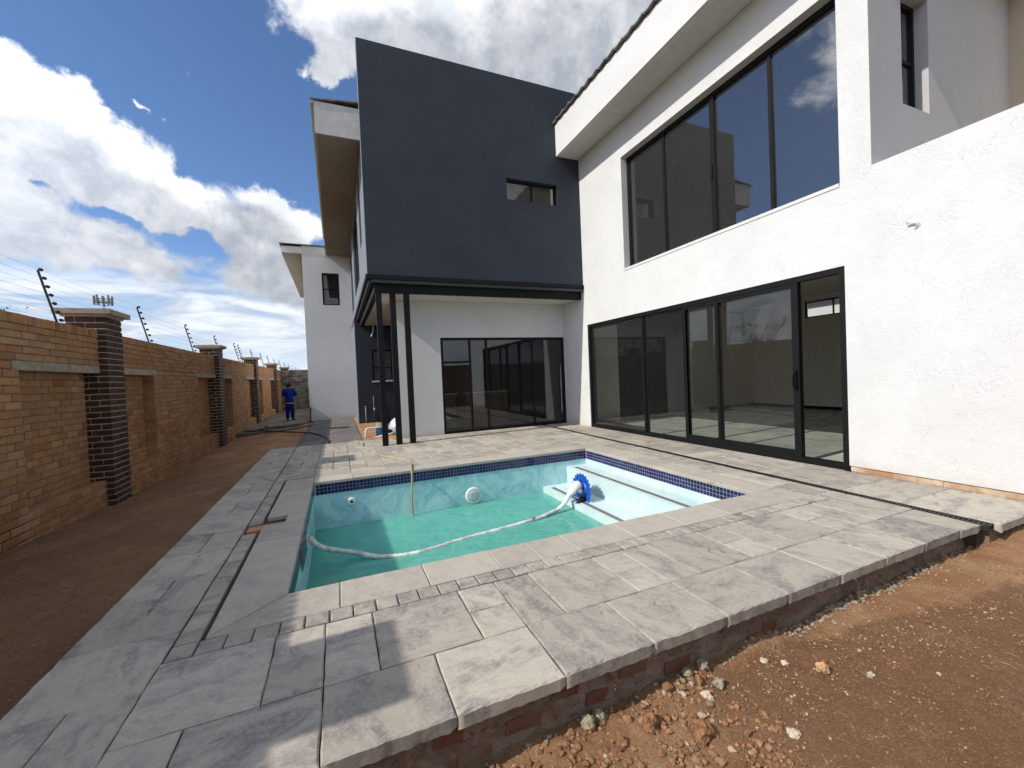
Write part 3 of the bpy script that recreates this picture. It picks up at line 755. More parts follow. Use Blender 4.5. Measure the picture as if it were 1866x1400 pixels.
# rooms
def floor_mat():
    m, t = new_mat('polished_screed'); P = world_pos(t)
    a = t.noise(P, 1.1, 7, .65, 1.2)
    c = t.mix(t.smooth(a, .35, .66), (.56, .565, .50), (.42, .43, .38))
    finish(t, c, t.smooth(t.noise(P, 3, 5, .6), .3, .7, .22, .40), .45, t.noise(P, 9, 4, .5), .05, .004); return m
FM = floor_mat()
fl = MB(); fl.box(6.50, 14.2, 2.4, 14.5, -.3, -.006); fl.build('room_floor', FM, H)
ri = MB()
wall_grid('X', 14.2, 14.4, [2.4, 7.2, 8.83, 14.5], [-.3, 2.95, 3.47, 3.58], lambda y, z: not (7.2 < y < 8.83 and 2.95 < z < 3.47), ri)
ri.box(6.62, 14.2, 2.2, 2.4, -.3, 3.58)
wall_grid('Y', 10.7, 10.85, [11.1, 13.05, 13.85, 14.2], [-.3, .9, 2.2, 2.35, 3.45, 3.58], lambda x, z: not (13.05 < x < 13.85 and 2.35 < z < 3.45), ri)
ri.build('room_wall', M['int_wall'], H)
MB().box(6.62, 7.75, 10.20, 10.32, -.3, 3.58).build('partition', M['int_wall'], H)
MB().box(6.63, 14.19, 2.41, 14.5, 3.581, 3.66).build('room_ceiling', M['int_wall'], H)
MB().box(6.625, 7.74, 10.17, 10.199, 0, 3.57).build('white_panel', M['int_white'], H)
sk = MB().box(14.17, 14.199, 2.41, 10.69, -.005, .09); sk.box(11.11, 14.16, 10.67, 10.699, -.005, .09); sk.build('skirting', M['black'], H)
dk = MB(); dk.box(7.65, 7.75, 10.32, 14.4, -.005, 3.57); dk.box(7.75, 11.2, 14.3, 14.4, -.005, 3.57); dk.box(11.1, 11.2, 10.86, 14.3, -.005, 3.57)
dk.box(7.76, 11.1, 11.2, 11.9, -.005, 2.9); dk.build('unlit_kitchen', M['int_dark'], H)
frame_window('window', 'X', 14.26, 7.2, 8.83, 2.95, 3.47, [8.0], {}, fw=.04, depth=.05)
frame_window('window', 'Y', 10.75, 13.05, 13.85, 2.35, 3.45, [], {0: [2.9]}, fw=.05, depth=.05)
cabn = MB()
# dark room behind the garden door, with cabinets
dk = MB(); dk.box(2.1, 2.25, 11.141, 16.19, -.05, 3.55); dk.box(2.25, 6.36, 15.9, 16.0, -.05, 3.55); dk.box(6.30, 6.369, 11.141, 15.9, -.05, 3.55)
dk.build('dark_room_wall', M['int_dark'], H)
MB().box(2.25, 6.30, 11.0, 15.9, -.1, -.004).build('room_floor', simple('dark_floor', (.10, .10, .10), .25, .5), H)
cb = MB(); cb.box(2.4, 3.9, 14.6, 15.2, 0, .9); cb.box(4.3, 5.9, 14.6, 15.2, 0, .9); cb.build('cabinet', M['int_cabinet'], H)
cb = MB(); cb.box(2.38, 3.95, 14.55, 15.25, .901, .94); cb.box(4.27, 5.95, 14.55, 15.25, .901, .94); cb.build('worktop', M['int_wall'], H)
# upper room
ur = MB(); ur.box(6.62, 12.5, 3.341, 9.7, 3.661, 3.70); ur.box(12.4, 12.5, 3.35, 9.7, 3.70, 6.75); ur.box(6.62, 12.4, 9.6, 9.7, 3.70, 6.75); ur.box(6.621, 12.4, 3.35, 9.6, 6.68, 6.76)
ur.build('upper_room_wall', simple('upper_room_paint', (.55, .51, .46), .9, .1, var=.03), H)
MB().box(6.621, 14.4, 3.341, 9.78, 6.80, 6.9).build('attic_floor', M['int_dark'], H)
MB().box(14.3, 14.4, 3.3, 20, 3.66, 7.28).build('east_wall', M['white'], H)
# loose cable stub on the wing wall and a hanging cable under the block
def curve_thing(name, pts, r, mat, label, cat, group=None, seg=7, n=8):
    loc = tuple(pts[0])
    o = MB().tube(spline(pts, n), r, seg).build(name, mat, None, True, loc); return tag(o, label, cat, group)
cs = MB()
for k in range(3):
    rr = .055+.012*k
    cs.tube([(WX-.012-.035*math.sin(t*.8+k*.4), 2.70+rr*math.cos(t), 3.06+rr*.75*math.sin(t)) for t in [(.9+.45*i+.1*k) for i in range(10)]], .0055, 5)
tag(cs.build('cable_stub', M['pvc_white'], None, True, (WX, 2.7, 3.06)), 'short curled grey cable end sticking out of the white wing wall', 'cable')
curve_thing('hanging_cable', [(1.30, 15.9, 3.55), (1.31, 15.9, 3.38), (1.26, 15.88, 3.22), (1.22, 15.88, 3.12)], .02, M['pvc_white'], 'short white cable dangling below the ceiling behind the black posts', 'cable')

# neighbour seen through the back window
nb = empty('neighbour_house', (20, 9, -.5), 'white single-storey neighbouring house seen through the slit window of the room', 'house')
wall_grid('X', 20, 20.3, [0, 7.5, 9.3, 22], [-.6, 3.0, 3.9, 4.35], lambda y, z: not (7.5 < y < 9.3 and 3.0 < z < 3.9)).build('wall', M['white'], nb)
MB().box(19.5, 27, -.3, 22.3, 4.351, 4.45).build('roof', simple('slate_roof', (.10, .12, .14), .6), nb)
MB().quad((20.12, 7.5, 3.0), (20.12, 9.3, 3.0), (20.12, 9.3, 3.9), (20.12, 7.5, 3.9)).build('window', M['glass_up'], nb)
MB().box(20.3, 27, 0, 22, -.6, 4.3).build('wall', M['int_wall'], nb)
# ------------------------------------------------------------------ brick boundary wall
BXF = -3.30; CH = .0905; BL = .238
PIL = [-4.1, 1.98, 8.48, 15.0, 21.25, 27.5, 33.8, 40.1, 46.4, 52.7]
YA, YB = -5.5, 52.9
WB = empty('boundary_wall', (BXF, 10, -.2), 'long yellow-brown face brick boundary wall with recessed panels and concrete lintels', 'wall')
corew = MB(); corew.box(-3.62, BXF-.012, YA, YB, 1.90, 2.325)
for i, pc in enumerate(PIL[:-1]):
    a = pc+.27; b = PIL[i+1]-.27
    corew.box(-3.62, BXF-.012, a+1.50, b-1.72, -.6, 1.895)
corew.box(-3.62, BXF-.192, YA, YB, -.6, 1.896)
corew.box(-3.60, BXF-.012, YA, YB, -.6, .155)
corew.build('mortar_bed', M['mortar'], WB)
rw_ = random.Random(3)
specs = []            # (x face, yc, zc, ly, lz, soldier)
def courses(xf, y0, y1, z0, z1, off=0):
    n = max(1, round((z1-z0)/CH)); ch = (z1-z0)/n
    for j in range(n):
        zc = z0+ch*(j+.5); y = y0 - (BL+.011)*(.5 if (j+off) % 2 else 0) 
        while y < y1-.02:
            a = max(y, y0); b = min(y+BL, y1)
            if b-a > .035: specs.append((xf, (a+b)/2, zc, b-a, ch-.012, 0))
            y += BL+.011
courses(BXF, YA, YB, 1.905, 2.325)
y = YA
while y < YB:
    specs.append((BXF, y+.0375, 2.388, .074, .112, 1)); y += .0865
for i, pc in enumerate(PIL[:-1]):
    a = pc+.27; b = PIL[i+1]-.27
    courses(BXF, a+1.50, b-1.72, .165, 1.895, i)
    courses(BXF-.18, a, a+1.495, .165, 1.79, i)
    courses(BXF-.18, b-1.715, b, .165, 1.79, i+1)
courses(BXF, YA, YB, -.40, .16)
def in_frame(x, y, z):
    d = Vector((x, y, z-1.5)); zc = d.dot(CF)
    if zc <= .1: return None
    return (CX+F_PX*d.dot(CR)/zc, CY-F_PX*d.dot(CU)/zc, zc)
scored = []
for s in specs:
    q = in_frame(s[0], s[1], s[2])
    blocked = any(abs(s[1]-pc-.05) < .32 for pc in PIL) or (s[0] < BXF-.1 and any(0 < s[1]-pc < .55 for pc in PIL))
    vis = q is not None and -15 < q[0] < 1866 and 0 < q[1] < 1400 and not blocked and s[2] > -.2
    scored.append(((s[3]*s[4]/q[2]**2 if vis and not s[5] else (s[3]*s[4]*.9/q[2]**2 if vis else 0)), s))
scored.sort(key=lambda t: -t[0])
single = scored[:300]; restb = scored[300:]
bvar = [rough_box(.11, 1, 1, rw_, .02, 'brick') for _ in range(5)]
def unit_brick(rnd):
    """.11 deep, unit length and height: worn edges scaled with the brick"""
    vs = []; fs = []; cy_, cz_ = .030, .09
    J = lambda a: rnd.uniform(-a, a)
    for (x, iy, iz) in ((-.11, 0, 0), (-.004, 0, 0), (0, cy_, cz_)):
        for (sy, sz) in ((-1, -1), (1, -1), (1, 1), (-1, 1)):
            vs.append((x+J(.0012), sy*(.5-iy)+J(.006), sz*(.5-iz)+J(.02)))
    for r in range(2):
        for k in range(4): fs.append((r*4+k, r*4+(k+1) % 4, (r+1)*4+(k+1) % 4, (r+1)*4+k))
    fs += [(3, 2, 1, 0), (8, 9, 10, 11)]
    return vs, fs
bvar = []
for _ in range(6):
    vs, fs = unit_brick(rw_); me = bpy.data.meshes.new('brick'); me.from_pydata(vs, [], fs); me.update(); me.materials.append(M['brick']); bvar.append(me)
for _, (x, yc, zc, ly, lz, so) in single:
    o = rest('brick', rw_.choice(bvar), WB, (x+rw_.uniform(-.004, .004), yc, zc), (rw_.uniform(-.008, .008), 0, rw_.uniform(-.01, .01)), (1, ly, lz))
mb = MB()
for _, (x, yc, zc, ly, lz, so) in restb:
    vs, fs = unit_brick(rw_); jx = rw_.uniform(-.004, .004)
    mb.add([(x+jx+v[0], yc+v[1]*ly, zc+v[2]*lz) for v in vs], fs)
jb = MB()
for i, pc in enumerate(PIL[:-1]):          # brick returns of the recesses and their ledges
    a = pc+.27; b = PIL[i+1]-.27
    for (ya, yb) in ((a+1.495, a+1.51), (b-1.73, b-1.715)):
        for j in range(19):
            z = .165+j*.0859; jb.box(BXF-.178, BXF-.006, ya, yb, z+.006, z+.082)
    for (ya, yb) in ((a, a+1.5), (b-1.72, b)):
        y = ya
        while y < yb-.03: jb.box(BXF-.178, BXF-.006, y, min(yb, y+.105), .150, .168); y += .115
tag(jb.build('return_bricks', M['brick'], WB), kind='stuff')
tag(mb.build('brickwork', M['brick'], WB), kind='stuff')
for i, pc in enumerate(PIL[:-1]):
    a = pc+.27; b = PIL[i+1]-.27
    for (y0, y1) in ((a+.002, a+1.62), (b-1.84, b-.002)):
        MB().box(-3.55, BXF+.006, y0, y1, 1.797, 1.902).build('lintel', M['lintel'], WB)
# pillars of dark brick
def pillar(pc, single_bricks, label):
    base = (-3.42, pc, -.4)
    t = empty('brick_pillar', base, label, 'pillar', 'dark brick pillars of the boundary wall')
    X1 = -3.20; y0, y1 = pc-.26, pc+.26
    MB().box(-3.66, X1-.010, y0+.010, y1-.010, -.5, 2.675).build('mortar_core', M['mortar_dark'], t)
    cap = MB(); cx0, cx1, c0, c1 = -3.76, X1+.09, y0-.09, y1+.09
    cap.box(cx0, cx1, c0, c1, 2.69, 2.765)
    cap.add([(cx0, c0, 2.765), (cx1, c0, 2.765), (cx1, c1, 2.765), (cx0, c1, 2.765), (-3.45, pc-.1, 2.80), (-3.40, pc-.1, 2.80), (-3.40, pc+.1, 2.80), (-3.45, pc+.1, 2.80)],
            [(0, 1, 5, 4), (1, 2, 6, 5), (2, 3, 7, 6), (3, 0, 4, 7), (4, 5, 6, 7)])
    cap.build('cap', M['sandstone'], t)
    MB().box(-3.70, X1+.02, y0-.02, y1+.02, 2.655, 2.689).build('cap_bed', M['mortar_dark'], t)
    n = 34; ch = (2.655+.42)/n; g = .016; allb = MB()
    for j in range(n):
        z0 = -.42+ch*j+g/2; z1 = z0+ch-g
        jt = lambda: rw_.uniform(-.004, .004)
        if j % 2:
            bs = [(X1-.115, X1, y0, pc-g/2), (X1-.115, X1, pc+g/2, y1), (X1-.125-.22, X1-.125-g*.3, y0, y0+.11), (X1-.125-.22, X1-.125-g*.3, y1-.11, y1), (-3.66, X1-.36, y0, y0+.11)]
        else:
            bs = [(X1-.23, X1, y0, y0+.115), (X1-.115, X1, y0+.115+g, y1-.115-g), (X1-.23, X1, y1-.115, y1), (-3.66, X1-.23-g, y0, y0+.11), (-3.66, X1-.23-g, y1-.11, y1)]
        for (a, b, c, d) in bs:
            tgt = MB() if single_bricks else allb
            i0 = .007; jx, jy = jt(), jt()
            vs = []
            for (z, ins) in ((z0, i0), (z0+.012, 0), (z1-.012, 0), (z1, i0)):
                for (xx, yy) in ((a+ins, c+ins), (b-ins, c+ins), (b-ins, d-ins), (a+ins, d-ins)): vs.append((xx+jx+jt()*.5, yy+jy+jt()*.5, z+jt()*.4))
            fs = [(r*4+k, r*4+(k+1) % 4, (r+1)*4+(k+1) % 4, (r+1)*4+k) for r in range(3) for k in range(4)]+[(3, 2, 1, 0), (12, 13, 14, 15)]
            tgt.add(vs, fs)
            if single_bricks: tgt.build('brick', M['brick_dark'], t)
    if not single_bricks: tag(allb.build('brickwork', M['brick_dark'], t), kind='stuff')
    return t
pillar(PIL[0], False, 'dark brick pillar of the boundary wall outside the left edge of the view')
pillar(PIL[1], False, 'dark brick pillar of the boundary wall beside the near end of the paving')
pillar(PIL[2], True, 'nearest and largest dark brick pillar in view with pale stone cap, left of the pool')
pillar(PIL[3], True, 'second dark brick pillar of the boundary wall, where the bare soil strip narrows')
pillar(PIL[4], False, 'third dark brick pillar of the boundary wall, beside the concrete path')
pillar(PIL[5], False, 'dark brick pillar of the boundary wall just before the grey cross wall, left of the man in blue')
pillar(PIL[6], False, 'first dark brick pillar rising beyond the grey cross wall')
pillar(PIL[7], False, 'second dark brick pillar rising beyond the grey cross wall')
pillar(PIL[8], False, 'third dark brick pillar rising beyond the grey cross wall')
pillar(PIL[9], False, 'last and smallest dark brick pillar beyond the grey cross wall')
# rough wall closing the passage
cw = empty('cross_wall', (-2, 30.4, -.3), 'grey rough block wall closing the far end of the passage behind the man', 'wall')
cm = MB(); cm.box(-3.28, -.9, 30.45, 30.6, -.5, 2.45).build('mortar_bed', M['blockwork'], cw)
blm = rough_box(.385, .14, .185, rw_, .012, 'block'); blm.materials.append(M['blockwork'])
for j in range(14):
    x = -3.08-(.2 if j % 2 else 0)
    while x < -1.0:
        if x > -3.26: rest('block', blm, cw, (x, 30.42+rw_.uniform(-.01, .01), -.28+.2*j), (0, 0, 0))
        x += .40
bw2 = empty('back_boundary_wall', (1, -8.6, -.4), 'brick boundary wall behind the camera, seen only mirrored in the glazed doors', 'wall')
MB().box(-3.6, 13, -8.82, -8.62, -.6, 2.42).build('mortar_bed', M['mortar'], bw2)
mb = MB(); 
for j in range(31):
    x = -3.6+(.12 if j % 2 else 0)
    while x < 13:
        mb.box(x, x+BL, -8.70, -8.605-rw_.uniform(0, .006), -.36+j*.0905, -.36+j*.0905+.078); x += BL+.011
tag(mb.build('brickwork', M['brick'], bw2), kind='stuff')
# electric fence
rod = MB().tube([(0, 0, -.12), (-.19, 0, .74)], .0135, 6)
ins = MB().lathe((0, 0, 0), (0, 1, .0), [(-.022, .012), (-.020, .030), (-.006, .030), (-.004, .014), (.004, .014), (.006, .030), (.020, .030), (.022, .012)], 8)
rod_me = ins_me = None
fp_y = [-5.0, -2.0, 1.1, 4.4, 7.62, 10.62, 13.45, 16.25, 19.05, 19.75, 22.4, 25.0, 27.3, 29.9, 32.6, 35.5, 38.4, 41.3, 44.2, 47.1, 50.0]
side = ['', '', '', '', 'behind the cap of the nearest brick pillar', 'midway between the nearest and the second brick pillar', 'just before the second brick pillar',
        'just past the second brick pillar', 'first of the pair before the third pillar', 'second of the pair before the third pillar',
        'just past the third brick pillar', 'midway between the third and fourth pillars', 'beside the fourth brick pillar', 'above the corner with the grey cross wall'] + ['%s one beyond the grey cross wall' % w for w in ('first', 'second', 'third', 'fourth', 'fifth', 'sixth', 'farthest')]
for i, y in enumerate(fp_y):
    z = 2.444
    lab = 'black slanted electric fence post with insulators ' + (side[i] or 'outside the left edge of the view')
    if i < 4: lab = ('farthest out of view', 'second from the near end', 'level with the camera', 'just left of the view')[i] + ' of the black slanted electric fence posts on the brick wall'
    t = empty('fence_post', (-3.44, y, z), lab, 'fence post', 'slanted electric fence posts on top of the brick wall')
    if rod_me is None:
        o = MB().tube([(-3.44, y, z-.10), (-3.44-.19, y, z+.74)], .0135, 6).build('rod', M['pole'], t); rod_me = o.data
        o = MB().lathe((-3.44, y, z), (0, 1, 0), [(-.018, .010), (-.016, .022), (.016, .022), (.018, .010)], 8).build('insulator', M['pole'], t)
        ins_me = o.data; COL.objects.unlink(o); bpy.data.objects.remove(o)
    else: rest('rod', rod_me, t, (-3.44, y, z))
    for k in range(7):
        f = .06+.113*k
        rest('insulator', ins_me, t, (-3.44-.19*(f+.0)/.74+.030, y, z+f+.01))
for k in range(7):
    f = .06+.113*k; xx = -3.44-.19*f/.74+.030; zz = 2.444+f+.01
    pts = []
    for a, b in zip(fp_y[:-1], fp_y[1:]):
        for q in (0, .5): pts.append((xx, a+(b-a)*q, zz-(.012 if q else 0)))
    pts.append((xx, fp_y[-1], zz))
    names = ['lowest', 'second lowest', 'third lowest', 'middle', 'third highest', 'second highest', 'topmost']
    tag(MB().tube(pts, .0013, 4).build('fence_wire', M['wire'], None, False, pts[0]), names[k]+' thin wire of the electric fence above the brick wall', 'wire', 'wires of the electric fence')
# telecom mast far away
mt = empty('telecom_mast', (-58.5, 150, -.6), 'distant telecom mast with a crown of antennas above the nearest pillar', 'mast')
MB().tube([(-58.5, 150, -.6), (-58.5, 150, 25.0)], .35, 6).build('mast', M['wire'], mt)
rg = MB()
for k in range(10):
    a = 2*PI*k/10; cx_, cy_ = -58.5+1.9*math.cos(a), 150+1.9*math.sin(a)
    rg.box(cx_-.17, cx_+.17, cy_-.17, cy_+.17, 25.6+.4*(k % 3), 28.0+.35*(k % 2)); rg.tube([(-58.5, 150, 26.4), (cx_, cy_, 26.6)], .09, 4)
for h in (26, 27.2): rg.tube([(-58.5+1.9*math.cos(2*PI*k/12), 150+1.9*math.sin(2*PI*k/12), h) for k in range(13)], .08, 4)
rg.build('antennas', M['wire'], mt)

# ------------------------------------------------------------------ paved deck
deck = MB()
deck.box(-1.49, PX0-.02, 1.90, 11.20, -.5, -.052); deck.box(PX0-.02, PX1+.02, 1.90, PY0-.02, -.5, -.052)
deck.box(PX0-.02, PX1+.02, PY1+.02, 11.20, -.5, -.052); deck.box(PX1+.02, 5.19, 1.90, 11.20, -.5, -.052); deck.box(5.345, 6.395, 1.80, 11.0, -.5, -.052)
deck.box(5.19, 5.60, 1.80, 11.0, -.5, -.085)
D = deck.build('pool_deck', simple('deck_bedding', (.10, .075, .055), .95, .1, var=.2, bstr=.5)); tag(D, kind='structure')
# rendered retaining face with a few bare bricks
bs = soil = MB()
nx, nz = 120, 9
def face_pt(i, k):
    x = -1.50+(5.20+1.50)*i/nx; z = -.50+(.432)*k/nz
    return (x, 1.885-.012*fbm(x, z, 6, 3)-.02*max(0, fbm(x*1.5, z*3, 3, 2)), z)
for k in range(nz+1):
    for i in range(nx+1): bs.v.append(face_pt(i, k))
for k in range(nz):
    for i in range(nx): a = k*(nx+1)+i; bs.f.append((a, a+1, a+nx+2, a+nx+1))
bw = bs.build('retaining_face', M['base_render'], D, True)
MB().box(5.30, 6.45, 1.76, 1.82, -.5, -.06).build('retaining_face', M['base_render'], D)
rb = rough_box(.20, .05, .068, rw_, .016, 'brick'); rb.materials.append(brick_mat('muddy_brick', [(.16, .065, .04), (.20, .085, .05)], dust=(.20, .14, .10), dustf=.6))
for (x, z) in [(1.02, -.15), (.78, -.23), (.40, -.16), (.52, -.30), (1.22, -.25), (1.78, -.25), (2.58, -.245), (1.46, -.17)]:
    rest('brick', rb, bw, (x, 1.9025, z), (0, rw_.uniform(-.05, .05), 0), (rw_.uniform(.7, 1.1), 1, 1))

rs = random.Random(11)
def slab(pts, name, mat, gap=.006, jit=.0035, rough=(), thick=.05, seg=.075, parent=None):
    parent = parent or D
    P = [Vector((x, y, 0)) for x, y in pts]
    cen = sum(P, Vector())/4
    n = 4; ins = []
    E = [(P[(i+1) % 4]-P[i]).normalized() for i in range(4)]
    N = [Vector((-e.y, e.x, 0)) for e in E]
    Q = [P[i] + (N[i]+N[i-1])*gap*.5*1.0 for i in range(4)]
    zt = rs.uniform(-.0022, .0022); tx, ty = rs.uniform(-.003, .003), rs.uniform(-.003, .003)
    outer = []; inner = []; mid = []
    for i in range(4):
        a, b = Q[i], Q[(i+1) % 4]; L = (b-a).length; k = max(1, int(L/seg)); rg_ = i in rough
        if rg_: k = max(3, int(L/.034))
        for q in range(k):
            p = a+(b-a)*(q/k); nrm = N[i] if q else (N[i]+N[i-1])
            j = jit
            off = rs.uniform(-j, j)*.8
            if q == 0: off *= .3
            if rg_ and q: off = max(0, fbm(p.x*1.3, p.y, 5, 4))*.012 + rs.uniform(0, .0035)
            outer.append((p+nrm*off, rg_)); inner.append(p+nrm*(off+(.006 if rg_ else .006)+rs.uniform(0, .003 if not rg_ else .008)))
    m = len(outer)
    def top(p): return zt+(p.x-cen.x)*tx+(p.y-cen.y)*ty
    vs = [(p.x, p.y, top(p)+rs.uniform(-.0006, .0006)) for p in inner]
    ringA = [(p.x, p.y, top(p)-(.006 if not r_ else rs.uniform(.004, .012))) for p, r_ in outer]
    vs += ringA
    vs += [(p.x, p.y+(rs.uniform(0, .005) if r_ else 0), -thick-(.022 if r_ else 0)+(rs.uniform(-.003, .003) if r_ else 0)) for p, r_ in outer]
    vs += ringA
    fs = [tuple(range(m))]
    for i in range(m):
        j = (i+1) % m; fs += [(m+i, m+j, j, i), (2*m+i, 2*m+j, 3*m+j, 3*m+i)]
    me = bpy.data.meshes.new(name)
    b0 = wloc(parent)
    me.from_pydata([(v[0]-cen.x, v[1]-cen.y, v[2]) for v in vs], [], fs); me.update(); me.materials.append(mat)
    for f_ in list(me.polygons)[2::2]: f_.use_smooth = bool(rough)
    o = bpy.data.objects.new(name, me); COL.objects.link(o); o.parent = parent; o.location = cen-b0
    return o
def rect(x0, x1, y0, y1, name='slab', mat='slab', **kw): return slab([(x0, y0), (x1, y0), (x1, y1), (x0, y1)], name, M[mat], **kw)
def dx(y): return 5.200+(y-1.74)*.033
# front edge row and the row behind it
FY0, FY1, FY2 = 1.79, 2.258, 2.846
xr = [-.968, -.70, -.135] + [-.135+.5575*k for k in range(1, 10)]
for a, b in zip(xr[:-1], xr[1:]): rect(a, b, FY0, FY1, rough=(0,))
slab([(xr[-1], FY0), (dx(FY0)-.01, FY0-.02), (dx(FY1), FY1), (xr[-1], FY1)], 'slab', M['slab'], rough=(0,))
rect(-.968, -.405, FY1, FY2)
x = -.405; P_ = 1.1150
for k in range(5):
    rect(x, x+.27, FY1, 2.545); rect(x, x+.27, 2.545, FY2)
    rect(x+.27, x+.545, FY1, FY2)
    if k < 4: rect(x+.545, x+P_, FY1, FY2)
    else: slab([(x+.545, FY1), (dx(FY1), FY1), (dx(FY2), FY2), (x+.545, FY2)], 'slab', M['slab'])
    x += P_
# left strip
LX0, LXM, LX1 = -1.53, -1.247, -.968
rect(LX0, LXM, FY0, 2.615, rough=(0, 3)); rect(LXM, LX1, FY0, 2.615, rough=(0,))
rect(LX0, LX1, 2.615, 3.17, rough=(3,)); rect(LX0, LX1, 3.17, 3.49, rough=(3,))
rect(LX0, LXM, 3.49, 3.765, rough=(3,)); rect(LX0, LXM, 3.765, 4.065, rough=(3,)); rect(LXM, LX1, 3.49, 4.065)
y = 4.065; k = 0
while y < 11.1:
    e = min(11.24, y+.56)
    rect(LX0, LX1, y, e, rough=(3,)); y = e
    if y > 11.1: break
    e = min(11.24, y+.56); h_ = (y+e)/2
    if k % 2 == 0: rect(LX0, LXM, y, h_, rough=(3,)); rect(LX0, LXM, h_, e, rough=(3,)); rect(LXM, LX1, y, e)
    else: rect(LX0, LXM, y, e, rough=(3,)); rect(LXM, LX1, y, h_); rect(LXM, LX1, h_, e)
    y = e; k += 1
# setts: column to the left of the pool and row in front of it
y = 2.856; steps = [.147, .154, .188, .13, .125, .16]
i = 0
while y < 7.45:
    s_ = steps[i % 6] if i < 6 else .155+.03*(i % 3 == 0); i += 1
    if not (5.00 < y+s_/2 < 5.31): rect(-.962, -.828, y, y+s_, 'sett', 'small_slab', gap=.008)
    y += s_
x = -.826
while x < 5.0:
    rect(x, x+.1425, 2.852, 3.000, 'sett', 'small_slab', gap=.008); x += .1425
# copings
def cop(pts, **kw): return slab(pts, 'coping_stone', M['coping'], gap=.004, jit=.0015, thick=.045, seg=.15, **kw)
CXI0, CXI1, CYI0, CYI1 = PX0+.012, PX1-.012, PY0-.0, PY1-.012
cop([(-.803, 3.006), (-.05, 3.006), (-.05, CYI0), (CXI0, CYI0)])
xc = [-.05, .56, 1.12, 1.47, 1.83, 2.42, 3.02, 3.62, 4.20]
for a, b in zip(xc[:-1], xc[1:]): cop([(a, 3.006), (b, 3.006), (b, CYI0), (a, CYI0)])
cop([(4.20, 3.006), (4.86, 3.006), (4.86, CYI0), (4.20, CYI0)])
cop([(-.803, 3.010), (CXI0-.002, CYI0+.004), (CXI0, 4.0), (-.803, 4.0)])
for a, b in ((4.0, 4.62), (4.62, 5.16), (5.43, 6.03), (6.03, 6.62), (6.62, 7.38)): cop([(-.803, a), (CXI0, a), (CXI0, b), (-.803, b)])
cop([(-.60, 5.16), (CXI0, 5.16), (CXI0, 5.43), (-.60, 5.43)])
xc = [CXI0+.0, .16, .75, 1.34, 1.93, 2.52, 3.11, 3.70, 4.28, 4.86]
for a, b in zip(xc[:-1], xc[1:]): cop([(a, CYI1), (b, CYI1), (b, 7.38), (a, 7.38)])
yc = [CYI0, 3.95, 4.5, 5.1, 5.7, 6.3, CYI1]
for a, b in zip(yc[:-1], yc[1:]): cop([(CXI1, a), (4.86, a), (4.86, b), (CXI1, b)])
# beyond the pool
fx = [-.958, -.41, .148, .716, 1.277, 1.84, 2.40, 2.96, 3.52, 4.08, 4.64]
rect(-.958, -.41, 7.46, 7.78); 
for a, b in zip(fx[1:-1], fx[2:]): rect(a, b, 7.388, 7.78)
rect(-.80, -.41, 7.385, 7.455) if False else None
for ci, (a, b) in enumerate(zip(fx[:-1], fx[1:])):
    top = 11.235 if a < .4 else (11.12 if a < 1.2 else 10.905)
    y = 7.78; k = ci % 3
    while y < top-.06:
        kind = k % 3; k += 1
        h_ = .56 if kind != 1 else .28
        e = min(top, y+h_)
        if top-e < .12: e = top
        m_ = (a+b)/2
        if kind == 0: rect(a, b, y, e)
        elif kind == 1: rect(a, m_+.0, y, e); rect(m_, b, y, e)
        else:
            hh = (y+e)/2
            if ci % 2: rect(a, m_, y, e); rect(m_, b, y, hh); rect(m_, b, hh, e)
            else: rect(a, m_, y, hh); rect(a, m_, hh, e); rect(m_, b, y, e)
        y = e
# between the right coping and the drain
y = 3.0; k = 0
slab([(4.64, 7.388), (dx(7.388), 7.388), (dx(7.78), 7.78), (4.64, 7.78)], 'slab', M['slab'])
slab([(5.04, 2.852), (dx(2.85), 2.852), (dx(3.0), 3.002), (5.04, 3.002)], 'slab', M['slab'])
while y < 7.3:
    e = min(7.385, y+(.56 if k % 2 else .45)); k += 1
    slab([(4.866, y), (dx(y), y), (dx(e), e), (4.866, e)], 'slab', M['slab']); y = e
y = 7.78; k = 0
while y < 10.8:
    e = min(10.905, y+.56); slab([(4.64, y), (dx(y), y), (dx(e), e), (4.64, e)], 'slab', M['slab']); y = e
# strip along the wing
y = 1.69; k = 0
while y < 10.85:
    h_ = (.73, .56, .28, .62)[k % 4]; e = min(10.905, y+h_)
    if 10.905-e < .2: e = 10.905
    r_ = (0,) if k == 0 else ()
    d0, d1 = dx(y)+.125, dx(e)+.125
    if k % 4 == 0:
        slab([(d0, y), (6.20, y), (6.20, e), (d1, e)], 'slab', M['slab'], rough=r_); rect(6.20, 6.362, y, e, rough=r_)
    elif k % 4 == 1: slab([(d0, y), (5.83, y), (5.83, e), (d1, e)], 'slab', M['slab']); rect(5.83, 6.362, y, e)
    elif k % 4 == 2: slab([(d0, y), (6.05, y), (6.05, e), (d1, e)], 'slab', M['slab']); rect(6.05, 6.362, y, e)
    else: slab([(d0, y), (5.62, y), (5.62, e), (d1, e)], 'slab', M['slab']); rect(5.62, 6.362, y, e)
    y = e; k += 1
